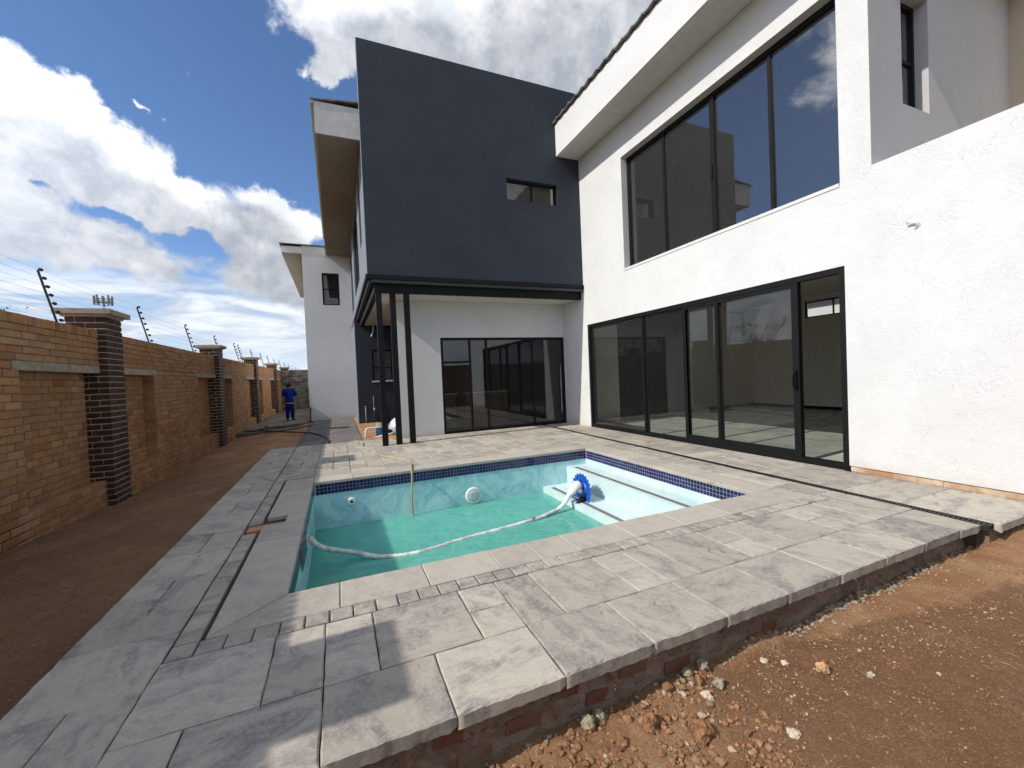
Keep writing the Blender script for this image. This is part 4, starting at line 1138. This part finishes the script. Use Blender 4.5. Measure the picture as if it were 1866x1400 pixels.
# linear drain with slotted grate
dr_ = empty('linear_drain', (5.26, 1.74, -.02), 'narrow black slotted channel drain running along the white wing wall', 'drain')
ch_ = MB(); y0, y1 = 1.735, 10.30
def dbox(mb, a, b, ya, yb, z0, z1):
    A, B = dx(ya)+.008, dx(yb)+.008
    mb.add([(A+a, ya, z0), (A+b, ya, z0), (B+b, yb, z0), (B+a, yb, z0), (A+a, ya, z1), (A+b, ya, z1), (B+b, yb, z1), (B+a, yb, z1)],
           [(0, 3, 2, 1), (4, 5, 6, 7), (0, 1, 5, 4), (1, 2, 6, 5), (2, 3, 7, 6), (3, 0, 4, 7)])
dbox(ch_, 0, .008, y0, y1, -.05, -.001); dbox(ch_, .101, .109, y0, y1, -.05, -.001); dbox(ch_, .008, .101, y0, y1, -.05, -.044)
ch_.build('channel', M['drain'], dr_)
gr_ = MB(); y = y0
while y < y1-.03:
    dbox(gr_, .009, .100, y, y+.012, -.016, -.004); y += .034
dbox(gr_, .009, .022, y0, y1, -.018, -.003); dbox(gr_, .087, .100, y0, y1, -.018, -.003)
gr_.build('grate', M['drain'], dr_)
bk = MB().box(-.955, -.615, 5.10, 5.275, -.13, -.030)
o = bk.build('loose_brick', brick_mat('orange_brick', [(.50, .20, .12), (.56, .25, .16)], dust=(.5, .35, .25), dustf=.15), None, False, (-.79, 5.19, -.03)); tag(o, 'red brick lying in the gap left by a missing paver beside the pool', 'brick')
# brick pavers towards the rear wing
PV = MB().box(-1.05, .58, 11.25, 19.28, -.3, -.095).build('brick_paving', simple('paving_sand', (.17, .12, .08), .95, .1)); tag(PV, kind='structure')
pvm = [rough_box(.197, .097, .05, rw_, .004, 'paver') for _ in range(4)]
for me in pvm: me.materials.append(M['paver'])
cells = []
y = 11.30; j = 0
while y < 19.2:
    x = -.98+(.1 if j % 2 else 0)
    while x < .52:
        cells.append((x+.1, y, j)); x += .203
    y += .103; j += 1
cells.sort(key=lambda c: c[1])
n_ = 0; pm = MB()
for (x, y, j) in cells:
    if n_ < 300: rest('paver', pvm[n_ % 4], PV, (x, y, -.062+rw_.uniform(-.002, .002)), (0, 0, rw_.uniform(-.015, .015))); n_ += 1
    else: pm.box(x-.098, x+.098, y-.048, y+.048, -.09, -.037+rw_.uniform(-.002, .002))
tag(pm.build('far_pavers', M['paver'], PV), kind='stuff')
# ------------------------------------------------------------------ swimming pool
PL = empty('swimming_pool', (2.03, 5.2, -1.8), 'small rectangular swimming pool with pale blue marbled plaster and dark blue mosaic band', 'swimming pool')
W_ = MB()
W_.quad((PX0, PY1, -1.8), (PX1, PY1, -1.8), (PX1, PY1, -.046), (PX0, PY1, -.046))
W_.quad((PX0, PY0, -1.8), (PX0, PY0, -.046), (PX1, PY0, -.046), (PX1, PY0, -1.8))
W_.quad((PX0, PY0, -1.8), (PX0, PY1, -1.8), (PX0, PY1, -.046), (PX0, PY0, -.046))
W_.quad((PX0, PY0, -1.8), (PX1, PY0, -1.8), (PX1, PY1, -1.8), (PX0, PY1, -1.8))
W_.build('shell', M['pool'], PL)
MB().quad((PX1, PY0, -1.8), (PX1, PY0, -.046), (PX1, PY1, -.046), (PX1, PY1, -1.8)).build('steps_side_wall', M['pool_step'], PL)
st1 = MB().box(4.02, PX1-.001, PY0+.001, PY1-.001, -1.79, -.31).build('upper_step', M['pool_step'], PL)
st2 = MB().box(3.495, 4.019, PY0+.001, PY1-.001, -1.79, -.63).build('lower_step', M['pool_step'], PL)
for (xa, zz, par) in ((4.10, -.310, st1), (3.585, -.630, st2)):
    g_ = MB()
    for r_ in range(3):
        y = 3.50
        while y < 6.84: g_.box(xa+r_*.026, xa+.023+r_*.026, y, y+.023, zz-.002, zz+.0035); y += .026
    tag(g_.build('step_mosaic', M['tile_grey'], par), kind='stuff')
# mosaic band
tp = .0525; tz = [-.046-.001-tp*(k+.5) for k in range(3)]
gt = MB()
gt.box(PX0+.001, PX1-.001, PY1-.006, PY1-.0005, -.206, -.0455); gt.box(PX1-.006, PX1-.0005, PY0+.001, PY1-.007, -.206, -.0455)
gt.box(PX0+.0005, PX0+.006, PY0+.001, PY1-.007, -.206, -.0455); gt.box(PX0+.007, PX1-.007, PY0+.0005, PY0+.006, -.206, -.0455)
G_ = gt.build('grout_band', M['grout'], PL)
def small_tile(name='tile'):
    me_b = MB(); a = .0235
    me_b.add([(-a, 0, -a), (a, 0, -a), (a, 0, a), (-a, 0, a), (-a+.003, -.003, -a+.003), (a-.003, -.003, -a+.003), (a-.003, -.003, a-.003), (-a+.003, -.003, a-.003)],
             [(4, 5, 6, 7), (0, 1, 5, 4), (1, 2, 6, 5), (2, 3, 7, 6), (3, 0, 4, 7)])
    me = bpy.data.meshes.new(name); me.from_pydata(me_b.v, [], me_b.f); me.update(); me.materials.append(M['tile']); return me
tme = small_tile(); cnt = 0
far = MB()
def tile_at(x, y, z, rz, single):
    global cnt
    if single: rest('tile', tme, G_, (x, y, z), (0, 0, rz)); cnt += 1
    else:
        c, s = math.cos(rz), math.sin(rz)
        far.add([(x+v.co.x*c-v.co.y*s, y+v.co.x*s+v.co.y*c, z+v.co.z) for v in tme.vertices], [tuple(p.vertices) for p in tme.polygons])
y = PY0+.04
while y < PY1-.02:
    for z in tz: tile_at(PX1-.0065, y, z, -PI/2, True)
    y += tp
x = PX1-.035
while x > PX0+.02:
    for z in tz: tile_at(x, PY1-.0065, z, 0, cnt < 297)
    x -= tp
y = PY0+.04
while y < PY1-.02:
    for z in tz: tile_at(PX0+.0065, y, z, PI/2, False)
    y += tp
tag(far.build('mosaic', M['tile'], G_), kind='stuff')
# skimmer mouth with its tiled surround
skm = MB(); skm.box(PX0+.0105, PX0+.02, 4.52, 5.14, -.33, -.047)
sk_ = skm.build('skimmer_surround', M['grout'], PL)
ft = MB()
for j in range(12):
    for k in range(5):
        y = 4.55+.0505*j+.01; z = -.046-.001-tp*(k+.5)
        if y > 5.13: continue
        rest('tile', tme, sk_, (PX0+.0225, y, z), (0, 0, PI/2))
MB().box(PX0+.026, PX0+.034, 4.98, 5.10, -.26, -.15).build('skimmer_mouth', M['pvc_white'], sk_)
# lamp and inlets
lm = MB().lathe((2.12, PY1-.002, -.585), (0, -1, 0), [(0, .150), (.018, .148), (.030, .135), (.034, .112), (.030, .104)], 28).build('lamp_ring', M['pvc_white'], PL, True)
MB().lathe((2.12, PY1-.036, -.585), (0, -1, 0), [(0, .102), (.006, .098), (.010, .06), (.011, .001)], 28).build('lamp_lens', M['lens'], lm, True)
il = MB().lathe((.125, PY1-.002, -.377), (0, -1, 0), [(0, .068), (.012, .064), (.02, .045), (.016, .030)], 18).build('inlet', M['pvc_white'], PL, True)
MB().lathe((.125, PY1-.020, -.377), (0, -1, 0), [(0, .02), (.005, .017)], 12).build('inlet_nozzle', M['black'], il, True)
MB().lathe((4.02-.001, 6.62, -.42), (-1, 0, 0), [(0, .045), (.008, .043), (.010, .034), (.004, .032)], 16).build('inlet', M['lens'], PL, True)
WZ = -.735
wt = MB(); nx, ny = 60, 45
for j in range(ny+1):
    for i in range(nx+1):
        x = PX0+.002+(3.493-PX0-.003)*i/nx; y = PY0+.002+(PY1-PY0-.004)*j/ny
        wt.v.append((x, y, WZ+.0035*fbm(x, y, 3.1, 2)))
wt.f = [(j*(nx+1)+i, j*(nx+1)+i+1, (j+1)*(nx+1)+i+1, (j+1)*(nx+1)+i) for j in range(ny) for i in range(nx)]
tag(wt.build('pool_water', M['water'], None, True), kind='structure')

# pool cleaner with its hose
cc = Vector((3.70, 5.98, -.485))
PC = empty('pool_cleaner', (3.60, 5.9, -.63), 'automatic pool cleaner with blue finned disc and white body leaning on the lower pool step', 'pool cleaner')
nrm = Vector((.96, .04, -.10)).normalized()
a_ = nrm.cross(Vector((0, 0, 1))).normalized(); b_ = nrm.cross(a_)
dk_ = MB(); prof = []
dk_.lathe(cc-nrm*.012, nrm, [(0, .06), (.004, .160), (.016, .165), (.022, .07)], 36)
disc = dk_.build('disc', M['blue_plastic'], PC, True)
finm = MB()
for k in range(22):
    t = 2*PI*k/22; e = a_*math.cos(t)+b_*math.sin(t); s_ = nrm.cross(e)
    fb = MB(); L0, L1, w = .145, .285, .026
    pts = []
    for (r_, ww, lift) in ((L0, .018, .008), (.215, .032, .004), (.262, .027, -.006), (L1, .010, -.012)):
        for sg in (-1, 1):
            for th in (.004, -.006): pts.append(cc+e*r_+s_*sg*ww+nrm*(th+lift))
    fs = []
    for q in range(3):
        o = q*4; p = o+4
        fs += [(o, p, p+2, o+2), (o+1, o+3, p+3, p+1), (o, o+1, p+1, p), (o+2, p+2, p+3, o+3)]
    fs += [(0, 2, 3, 1), (12, 13, 15, 14)]
    fb.add(pts, fs); fb.build('fin', M['blue_plastic'], PC)
bd = MB()
hd_ = Vector((-.80, -.22, -.36)).normalized()
bp = [cc-nrm*.03+Vector((-.00, 0, .085)), cc-nrm*.09+Vector((-.03, -.01, .07)), cc-nrm*.15+Vector((-.05, -.02, .0)), cc-nrm*.20+Vector((-.07, -.03, -.055)), cc+Vector((-.38, -.09, -.125)), cc+Vector((-.52, -.14, -.19))]
bd.tube(spline(bp, 5), [.070, .082, .088, .090, .090, .088, .086, .084, .080, .076, .070, .064, .058, .052, .048, .044, .041, .039, .038, .036, .035, .034, .033, .033, .033, .033][:26], 12)
bdy = bd.build('body', M['pvc_white'], PC, True)
MB().lathe(cc+Vector((-.10, -.13, .03)), (-.35, -1, .35), [(0, .040), (.012, .038), (.014, .02)], 14).build('valve_cap', M['grey_plastic'], bdy, True)
MB().tube([cc-nrm*.02+Vector((-.02, -.12, -.10)), cc-nrm*.10+Vector((-.10, -.16, -.17))], [.05, .03], 8).build('foot', M['black'], bdy, True)
MB().tube([cc-nrm*.10+Vector((.03, -.02, .13)), cc-nrm*.02+Vector((0, 0, .17))], .022, 8).build('weight', M['blue_plastic'], bdy, True)
hp = [(PX0+.05, 5.08, -.20), (-.26, 5.12, -.33), (-.10, 5.38, -.50), (.12, 5.55, -.64), (.42, 5.45, -.715), (.86, 5.40, -.735), (1.56, 5.56, -.738), (2.36, 5.68, -.735), (2.79, 5.74, -.715), (3.0, 5.80, -.70), (3.17, 5.84, -.678)]
hs = empty('cleaner_hose', hp[0], 'long white ribbed hose floating from the skimmer to the pool cleaner', 'hose')
sp = spline(hp, 22); rr_ = [.030+.0028*math.sin(i*1.9) for i in range(len(sp))]
MB().tube(sp, rr_, 10).build('hose', M['hose_white'], hs, True)
MB().tube([(2.62, 5.722, -.722), (2.70, 5.732, -.718)], .036, 10).build('hose_cuff', M['grey_plastic'], hs, True)
# garden hose over the coping
gh = [(.30, 11.25, -.01), (.42, 11.02, .02), (.50, 10.6, .016), (.47, 10.1, .016), (.53, 9.75, .016), (.62, 9.1, .016), (.79, 8.5, .016), (.93, 8.15, .016), (1.08, 7.82, .016), (1.13, 7.45, .018), (1.085, 7.12, .022), (1.065, 6.96, .0), (1.06, 6.91, -.12), (1.045, 6.93, -.40), (1.05, 6.92, -.74), (1.06, 6.80, -1.0)]
curve_thing('garden_hose', gh, .0155, M['hose_tan'], 'tan garden hose lying across the paving and hanging down into the pool', 'hose', n=6)
# black pipes on the passage
bp_ = [([(-3.1, 17.3, -.09), (-2.4, 17.0, -.09), (-1.9, 16.2, -.07), (-1.3, 16.7, -.05), (-.98, 17.6, -.06), (-1.12, 18.2, -.02), (-1.5, 17.6, -.07), (-2.3, 17.8, -.09), (-2.7, 18.9, -.09)], 'black plastic pipe coiled loosely at the edge of the concrete path'),
       ([(-2.35, 16.4, -.08), (-1.6, 15.7, -.07), (-.9, 14.4, -.02), (-.5, 13.3, -.01), (-.30, 12.2, -.012), (-.28, 11.6, -.005), (-.27, 11.4, .0)], 'thin black pipe running over the grey brick paving to the deck'),
       ([(-1.06, 19.26, .52), (-1.09, 19.24, .2), (-1.10, 19.2, -.02), (-1.25, 18.9, -.09), (-1.9, 18.4, -.09), (-2.7, 17.6, -.09)], 'black pipe standing against the left corner of the rear white wing')]
for pts, lab in bp_: curve_thing('black_pipe', pts, .022, M['hose_black'], lab, 'pipe', 'black plastic pipes in the passage')
# pump and filter behind the posts
pu = empty('pool_pump', (1.05, 12.2, -.12), 'blue pool pump strainer pot on bare soil behind the black posts', 'pump')
MB().lathe((1.03, 12.2, -.06), (0, 0, 1), [(0, .085), (.02, .092), (.20, .088), (.235, .088), (.24, .102), (.262, .102), (.268, .04)], 18).build('strainer_pot', M['blue_pump'], pu, True)
MB().lathe((1.03, 12.2, .195), (0, 0, 1), [(0, .104), (.02, .104), (.04, .075), (.045, .01)], 18).build('lid', M['pvc_white'], pu, True)
MB().lathe((1.14, 12.22, .03), (1, .1, 0), [(0, .05), (.03, .085), (.30, .085), (.33, .05)], 14).build('motor', M['black'], pu, True)
pi = empty('suction_pipes', (.72, 12.2, -.13), 'white plastic pipes bending up from the soil to the blue pump', 'pipe')
MB().tube(spline([(.66, 12.1, -.2), (.665, 12.1, .10), (.69, 12.1, .18), (.75, 12.12, .20), (.95, 12.18, .20)], 5), .028, 10).build('pipe', M['pvc_white'], pi, True)
MB().tube(spline([(.76, 11.9, -.16), (.78, 11.92, -.08), (.86, 11.95, -.05), (1.30, 12.0, .01), (1.42, 12.1, .03)], 5), .026, 10).build('pipe', M['pvc_white'], pi, True)
MB().box(.95, 1.02, 12.1, 12.15, .20, .33).build('valve', M['pvc_white'], pi)
tk = empty('sand_filter', (1.62, 12.35, -.12), 'pale blue rounded sand filter tank half hidden by the middle black post', 'filter')
MB().lathe((1.62, 12.35, -.10), (0, 0, 1), [(0, .16), (.03, .22), (.12, .29), (.24, .305), (.26, .312), (.28, .305), (.40, .27), (.50, .17), (.53, .08), (.60, .075), (.62, .02)], 24).build('tank', M['tank'], tk, True)
MB().lathe((1.60, 12.30, .0), (-1, -.1, 0), [(.26, .05), (.36, .05), (.38, .03)], 12).build('union', M['pvc_white'], tk, True)
cd = empty('conduit', (.93, 16.15, -.1), 'short grey conduit standing against the dark lower wall', 'conduit')
MB().tube([(.93, 16.15, -.15), (.93, 16.15, .55)], .022, 8).build('pipe', M['grey_plastic'], cd, True)
MB().lathe((.93, 16.15, .55), (0, 0, 1), [(0, .035), (.04, .035), (.045, .02)], 8).build('collar', M['grey_plastic'], cd, True)
tp_ = empty('garden_tap', (1.26, 16.15, .2), 'small tap on a thin riser against the dark lower wall beside the posts', 'tap')
MB().tube([(1.22, 16.15, .05), (1.22, 16.15, .95)], .012, 6).build('riser', M['grey_plastic'], tp_, True)
MB().tube([(1.22, 16.14, .50), (1.22, 16.05, .50), (1.22, 16.03, .42)], .018, 6).build('spout', M['pvc_white'], tp_, True)
# tree beyond the wall, mirrored in the door glass
tr = empty('small_tree', (-10, 16.6, -.6), 'small sparse tree beyond the brick wall, seen only mirrored in the door glass', 'tree')
tm = MB(); rt = random.Random(5); tips = []
tm.tube([(-10, 16.6, -.6), (-9.95, 16.5, 1.0), (-10.05, 16.6, 2.2)], [.11, .09, .06], 7)
for k in range(14):
    a = rt.uniform(0, 2*PI); e = Vector((-10+1.25*math.cos(a)*rt.uniform(.5, 1), 16.6+1.25*math.sin(a)*rt.uniform(.5, 1), rt.uniform(2.4, 3.9)))
    m_ = (Vector((-10.02, 16.6, rt.uniform(1.2, 2.1)))+e)*.5+Vector((0, 0, .15)); tm.tube([(-10.03, 16.6, rt.uniform(1.1, 2.0)), m_, e], [.035, .02, .008], 5); tips += [e, m_]
tm.build('trunk', M['bark'], tr)
lv = MB()
for k in range(1500):
    c = rt.choice(tips)+Vector((rt.gauss(0, .24), rt.gauss(0, .24), rt.gauss(0, .20)))
    u = Vector((rt.uniform(-1, 1), rt.uniform(-1, 1), rt.uniform(-1, 1))).normalized()*.055; w = u.cross(Vector((rt.uniform(-1, 1), rt.uniform(-1, 1), .3))).normalized()*.022
    lv.quad(c-u, c+w, c+u, c-w)
tag(lv.build('crown', M['leaf'], tr), kind='stuff')

# ------------------------------------------------------------------ man in blue overalls, seen from behind
def skin_body(name, nodes, edges, mat, parent, lev=1, root=0):
    base = wloc(parent)
    me = bpy.data.meshes.new(name)
    me.from_pydata([tuple(Vector(p)-base) for p, r in nodes], edges, []); me.update()
    o = bpy.data.objects.new(name, me); COL.objects.link(o); o.parent = parent
    me.materials.append(mat)
    sk = o.modifiers.new('skin', 'SKIN'); sk.use_smooth_shade = True
    for i, (p, r) in enumerate(nodes):
        sv = me.skin_vertices[0].data[i]
        sv.radius = (r, r) if not isinstance(r, tuple) else r
        sv.use_root = (i == root)
    ss = o.modifiers.new('sub', 'SUBSURF'); ss.levels = lev; ss.render_levels = lev
    return o
PXY = Vector((-2.02, 21.3, -.12))
pr = empty('person', PXY, 'man in royal blue work overalls standing with his back turned, hands raised to his face', 'person')
def q_(x, y, z): return PXY+Vector((x, y, z))
nodes = [(q_(0, 0, .90), .10), (q_(0, 0, 1.08), .09), (q_(0, .02, 1.28), .10), (q_(0, .01, 1.40), .06), (q_(0, .01, 1.47), .05), (q_(0, .03, 1.56), .085), (q_(0, .035, 1.64), .075),
         (q_(-.10, 0, .84), .085), (q_(-.105, .02, .46), .055), (q_(-.11, -.01, .09), .036), (q_(-.13, .12, .03), .035),
         (q_(.09, -.02, .84), .085), (q_(.10, .0, .46), .055), (q_(.10, -.05, .09), .036), (q_(.14, .07, .03), .035),
         (q_(-.19, 0, 1.37), .055), (q_(-.25, .03, 1.13), .035), (q_(-.13, .24, 1.36), .03), (q_(-.08, .20, 1.46), .03),
         (q_(.19, 0, 1.37), .055), (q_(.26, .04, 1.12), .035), (q_(.13, .25, 1.30), .03), (q_(.08, .22, 1.40), .03)]
edges = [(0, 1), (1, 2), (2, 3), (3, 4), (4, 5), (5, 6), (0, 7), (7, 8), (8, 9), (9, 10), (0, 11), (11, 12), (12, 13), (13, 14), (3, 15), (15, 16), (16, 17), (17, 18), (3, 19), (19, 20), (20, 21), (21, 22)]
for side_, hnd in ((-1, 18), (1, 22)):
    h0 = Vector(nodes[hnd][0])
    for f_, (dx_, dz_, L_) in enumerate(((-.028, .07, .075), (-.009, .085, .085), (.010, .082, .08), (.028, .065, .065), (-.045*side_, .03, .05))):
        i0 = len(nodes); nodes.append((h0+Vector((dx_, -.01, dz_*.6)), .009)); nodes.append((h0+Vector((dx_*1.1, -.045, dz_*1.05)), .008)); edges += [(hnd, i0), (i0, i0+1)]
skin_body('body', nodes, edges, M['skin'], pr)
jk = [(q_(0, 0, .80), (.185, .15)), (q_(0, 0, 1.0), (.18, .16)), (q_(0, 0, 1.22), (.20, .175)), (q_(0, 0, 1.36), (.15, .13)), (q_(0, .0, 1.42), (.085, .085)),
      (q_(-.18, 0, 1.35), .10), (q_(-.25, .02, 1.12), .085), (q_(-.15, .20, 1.30), .06), (q_(.18, 0, 1.35), .10), (q_(.26, .03, 1.11), .085), (q_(.15, .21, 1.26), .06)]
skin_body('jacket', jk, [(0, 1), (1, 2), (2, 3), (3, 4), (3, 5), (5, 6), (6, 7), (3, 8), (8, 9), (9, 10)], M['overall'], pr, root=1)
tq = [(q_(0, 0, .86), (.165, .15)), (q_(0, 0, .76), (.17, .15)), (q_(-.095, .0, .62), .112), (q_(-.105, .02, .38), .095), (q_(-.11, 0, .07), .080), (q_(.085, -.02, .62), .112), (q_(.095, 0, .38), .098), (q_(.10, -.05, .07), .082)]
skin_body('trousers', tq, [(0, 1), (1, 2), (2, 3), (3, 4), (1, 5), (5, 6), (6, 7)], M['overall_dark'], pr, root=1)
MB().lathe(q_(0, 0, .775), (0, 0, 1), [(0, .168), (.022, .170)], 18).build('shirt_hem', M['robe'], pr, True)
MB().lathe(q_(0, .03, 1.565), (0, -.1, 1), [(0, .088), (.05, .098), (.09, .085), (.115, .05), (.12, .01)], 14).build('hair', M['hair'], pr, True)
for sx, sy in ((-.115, .06), (.115, .0)):
    MB().lathe(q_(sx, sy-.09, .04), (0.15*(1 if sx > 0 else -1), 1, 0), [(0, .03), (.03, .045), (.18, .045), (.25, .032), (.27, .01)], 10).build('shoe', M['black'], pr, True)

# ------------------------------------------------------------------ stones and clods on the front soil
def rock_mesh(r, seed, squash=.7, sub=2, name='rock'):
    b = bmesh.new(); bmesh.ops.create_icosphere(b, subdivisions=sub, radius=r)
    rr = random.Random(seed); o = Vector((rr.uniform(0, 50), rr.uniform(0, 50), 0)); sq = (rr.uniform(.75, 1.2), rr.uniform(.7, 1.1), squash)
    for v in b.verts:
        n = v.co.normalized(); k = 1+.42*noise.noise(n*1.6+o)+.16*noise.noise(n*5+o)
        v.co = Vector((v.co.x*sq[0]*k, v.co.y*sq[1]*k, v.co.z*sq[2]*k))
    me = bpy.data.meshes.new(name); b.to_mesh(me); b.free(); return me
def soil_h(x, y):
    return front_z(x, y) + .024*fbm(x, y, 1.4, 3)
big = [(2.543, 1.531, .042, 'stone_tan', 'tan fist-sized stone lying alone on the red soil right of the paving edge'),
       (1.991, 1.342, .028, 'stone_pale', 'small pale cream stone lying lowest on the smooth brown soil'),
       (1.109, 1.82, .046, 'stone_cement', 'grey-brown upright cement lump, left one of a pair against the deck base'),
       (1.19, 1.845, .040, 'stone_cement', 'grey-brown cement lump, right one of a pair against the deck base'),
       (1.395, 1.691, .052, 'stone_clod', 'large round reddish earth clod below the deck edge'),
       (1.93, 1.84, .044, 'stone_cement', 'grey flat cement crumb pressed against the deck base, right of a smaller one'),
       (1.80, 1.83, .034, 'stone_cement', 'small grey cement crumb against the deck base near the red brick piece'),
       (1.923, 1.721, .036, 'stone_cement', 'grey speckled stone with a white chip beside it'),
       (1.795, 1.683, .030, 'stone_pale', 'yellowish angular stone among the gravel below the deck edge'),
       (1.83, 1.78, .030, 'stone_clod', 'dark red angular clod between two grey crumbs and the gravel'),
       (1.591, 1.533, .056, 'stone_clod', 'broad flat earth clod sunk in the loose soil, lowest of the big clods'),
       (2.734, 1.389, .020, 'stone_pale', 'small white stone on the right, beyond the tan stone'),
       (2.30, 1.72, .020, 'stone_pale', 'small white pebble nearest the deck on the red soil'),
       (2.40, 1.66, .022, 'stone_pale', 'small cream triangular pebble left of the tan stone'),
       (2.62, 1.57, .018, 'brick_red', 'small red brick chip just right of the tan stone'),
       (1.20, 1.66, .034, 'stone_clod', 'long reddish clod with a pale end near the bottom edge'),
       (1.31, 1.76, .026, 'stone_clod', 'small reddish clod between the cement pair and the large round clod')]
for i, (x, y, r, mt_, lab) in enumerate(big):
    me = rock_mesh(r, 40+i, .75, 3); me.materials.append(M[mt_])
    for p in me.polygons: p.use_smooth = False
    o = bpy.data.objects.new('stone' if 'clod' not in lab else 'earth_clod', me); COL.objects.link(o); o.location = (x, y, soil_h(x, y)+r*.45); o.rotation_euler = (0, 0, i)
    tag(o, lab, 'stone' if 'clod' not in lab else 'clod')
mb = MB(); rg2 = random.Random(21)
clods = MB(); lib = [rock_mesh(1, 70+i, .7, 1) for i in range(8)]
libd = [([tuple(v.co) for v in m.vertices], [tuple(p.vertices) for p in m.polygons]) for m in lib]
libs = [([(1, 0, 0), (-.5, .8, 0), (-.5, -.8, 0), (0, 0, .8), (.1, .1, -.6)], [(0, 1, 3), (1, 2, 3), (2, 0, 3), (1, 0, 4), (2, 1, 4), (0, 2, 4)]), ([(1, .2, 0), (0, 1, .1), (-1, 0, 0), (0, -.9, 0), (.1, 0, .7), (0, 0, -.6)], [(0, 1, 4), (1, 2, 4), (2, 3, 4), (3, 0, 4), (1, 0, 5), (2, 1, 5), (3, 2, 5), (0, 3, 5)])]
for i in range(16000):
    x = rg2.uniform(.2, 6.8); y = 1.84-abs(rg2.gauss(0, .55))
    clump = fbm(x, y, 2.4, 2)
    if rg2.random() > .30+1.8*max(0, clump): continue
    near = x < 2.0-.4*(1.7-y)
    r = rg2.choice((.0035, .004, .005, .006, .008))*(rg2.choice((1.6, 2.2, 3.0)) if near and rg2.random() < .42 else 1)
    if rg2.random() < .03: r *= 1.8
    vs, fs = rg2.choice(libs if r < .007 else libd); a = rg2.uniform(0, 6.28); c, s = math.cos(a), math.sin(a); z = soil_h(x, y)+r*.2
    mb.add([(x+(v[0]*c-v[1]*s)*r, y+(v[0]*s+v[1]*c)*r, z+v[2]*r) for v in vs], fs)
for i in range(1500):          # loose clods heaped along the near end of the deck
    x = rg2.uniform(.45, 2.0); y = rg2.uniform(1.05, 1.83)
    if fbm(x, y, 3.0, 2) < rg2.uniform(-.25, .25)+(x-1.2)*.15: continue
    r = rg2.choice((.006, .008, .010, .014, .019))*rg2.uniform(.8, 1.15); vs, fs = rg2.choice(libd); a = rg2.uniform(0, 6.28); c, s = math.cos(a), math.sin(a); z = soil_h(x, y)+r*.15
    clods.add([(x+(v[0]*c-v[1]*s)*r, y+(v[0]*s+v[1]*c)*r, z+v[2]*r) for v in vs], fs)
tag(clods.build('loose_clods', M['stone_clod']), kind='stuff')
for i in range(2600):
    y = rg2.uniform(2.5, 11); x = rg2.uniform(-3.2, -1.56)
    r = rg2.choice((.005, .006, .008)); vs, fs = rg2.choice(libd); z = left_z(x, y)+.016*fbm(x, y, 1.4, 3)+r*.3
    mb.add([(x+v[0]*r, y+v[1]*r, z+v[2]*r) for v in vs], fs)
tag(mb.build('gravel', M['stone_mix']), kind='stuff')
# dry straw and twigs on the soil, sand and grit on the paving
mb = MB()
for i in range(170):
    x = rg2.uniform(.8, 6.5); y = 1.8-abs(rg2.gauss(0, .6)); a = rg2.uniform(0, PI); L = rg2.uniform(.015, .07); z = soil_h(x, y)+.008
    p = Vector((x, y, z)); q = p+Vector((math.cos(a)*L, math.sin(a)*L, rg2.uniform(0, .012)))
    mb.tube([p, (p+q)*.5+Vector((0, 0, .006)), q], .0011, 3)
tag(mb.build('straw', M['straw']), kind='stuff')
mb = MB()
for (cx_, cy_, sp_, n_) in ((-.62, 3.12, .09, 70), (-.40, 2.26, .05, 40), (.30, 2.25, .12, 60), (-1.15, 4.55, .10, 60), (.45, 2.0, .12, 50), (1.2, 1.95, .3, 50), (3.0, 2.3, .6, 80), (5.9, 2.0, .2, 70), (6.2, 3.0, .12, 60), (.2, 9.4, .5, 60)):
    for i in range(n_):
        x, y = rg2.gauss(cx_, sp_), rg2.gauss(cy_, sp_*.6); r = rg2.uniform(.0012, .0036)
        vs, fs = rg2.choice(libs); mb.add([(x+v[0]*r, y+v[1]*r, .003+v[2]*r) for v in vs], fs)
tag(mb.build('grit', M['stone_mix']), kind='stuff')
# cement crumbs spilled along the base
mb = MB()
for i in range(420):
    x = rg2.choice((rg2.uniform(.3, 5.2), rg2.gauss(4.0, .5), rg2.gauss(3.1, .3))); x = min(5.25, max(.2, x)); y = 1.865-abs(rg2.gauss(0, .035)); r = rg2.uniform(.006, .020)
    vs, fs = rg2.choice(libd); z = soil_h(x, y)+r*.3
    mb.add([(x+v[0]*r, y+v[1]*r, z+v[2]*r) for v in vs], fs)
tag(mb.build('mortar_crumbs', M['stone_cement']), kind='stuff')
tag(MB().tube(spline([(3.40, 1.80, -.33), (3.41, 1.79, -.22), (3.38, 1.78, -.12), (3.33, 1.77, -.05)], 4), .0045, 5).build('bent_wire', M['wire'], None, True, (3.40, 1.80, -.33)), 'thin bent wire sticking up from the soil against the deck base', 'wire')
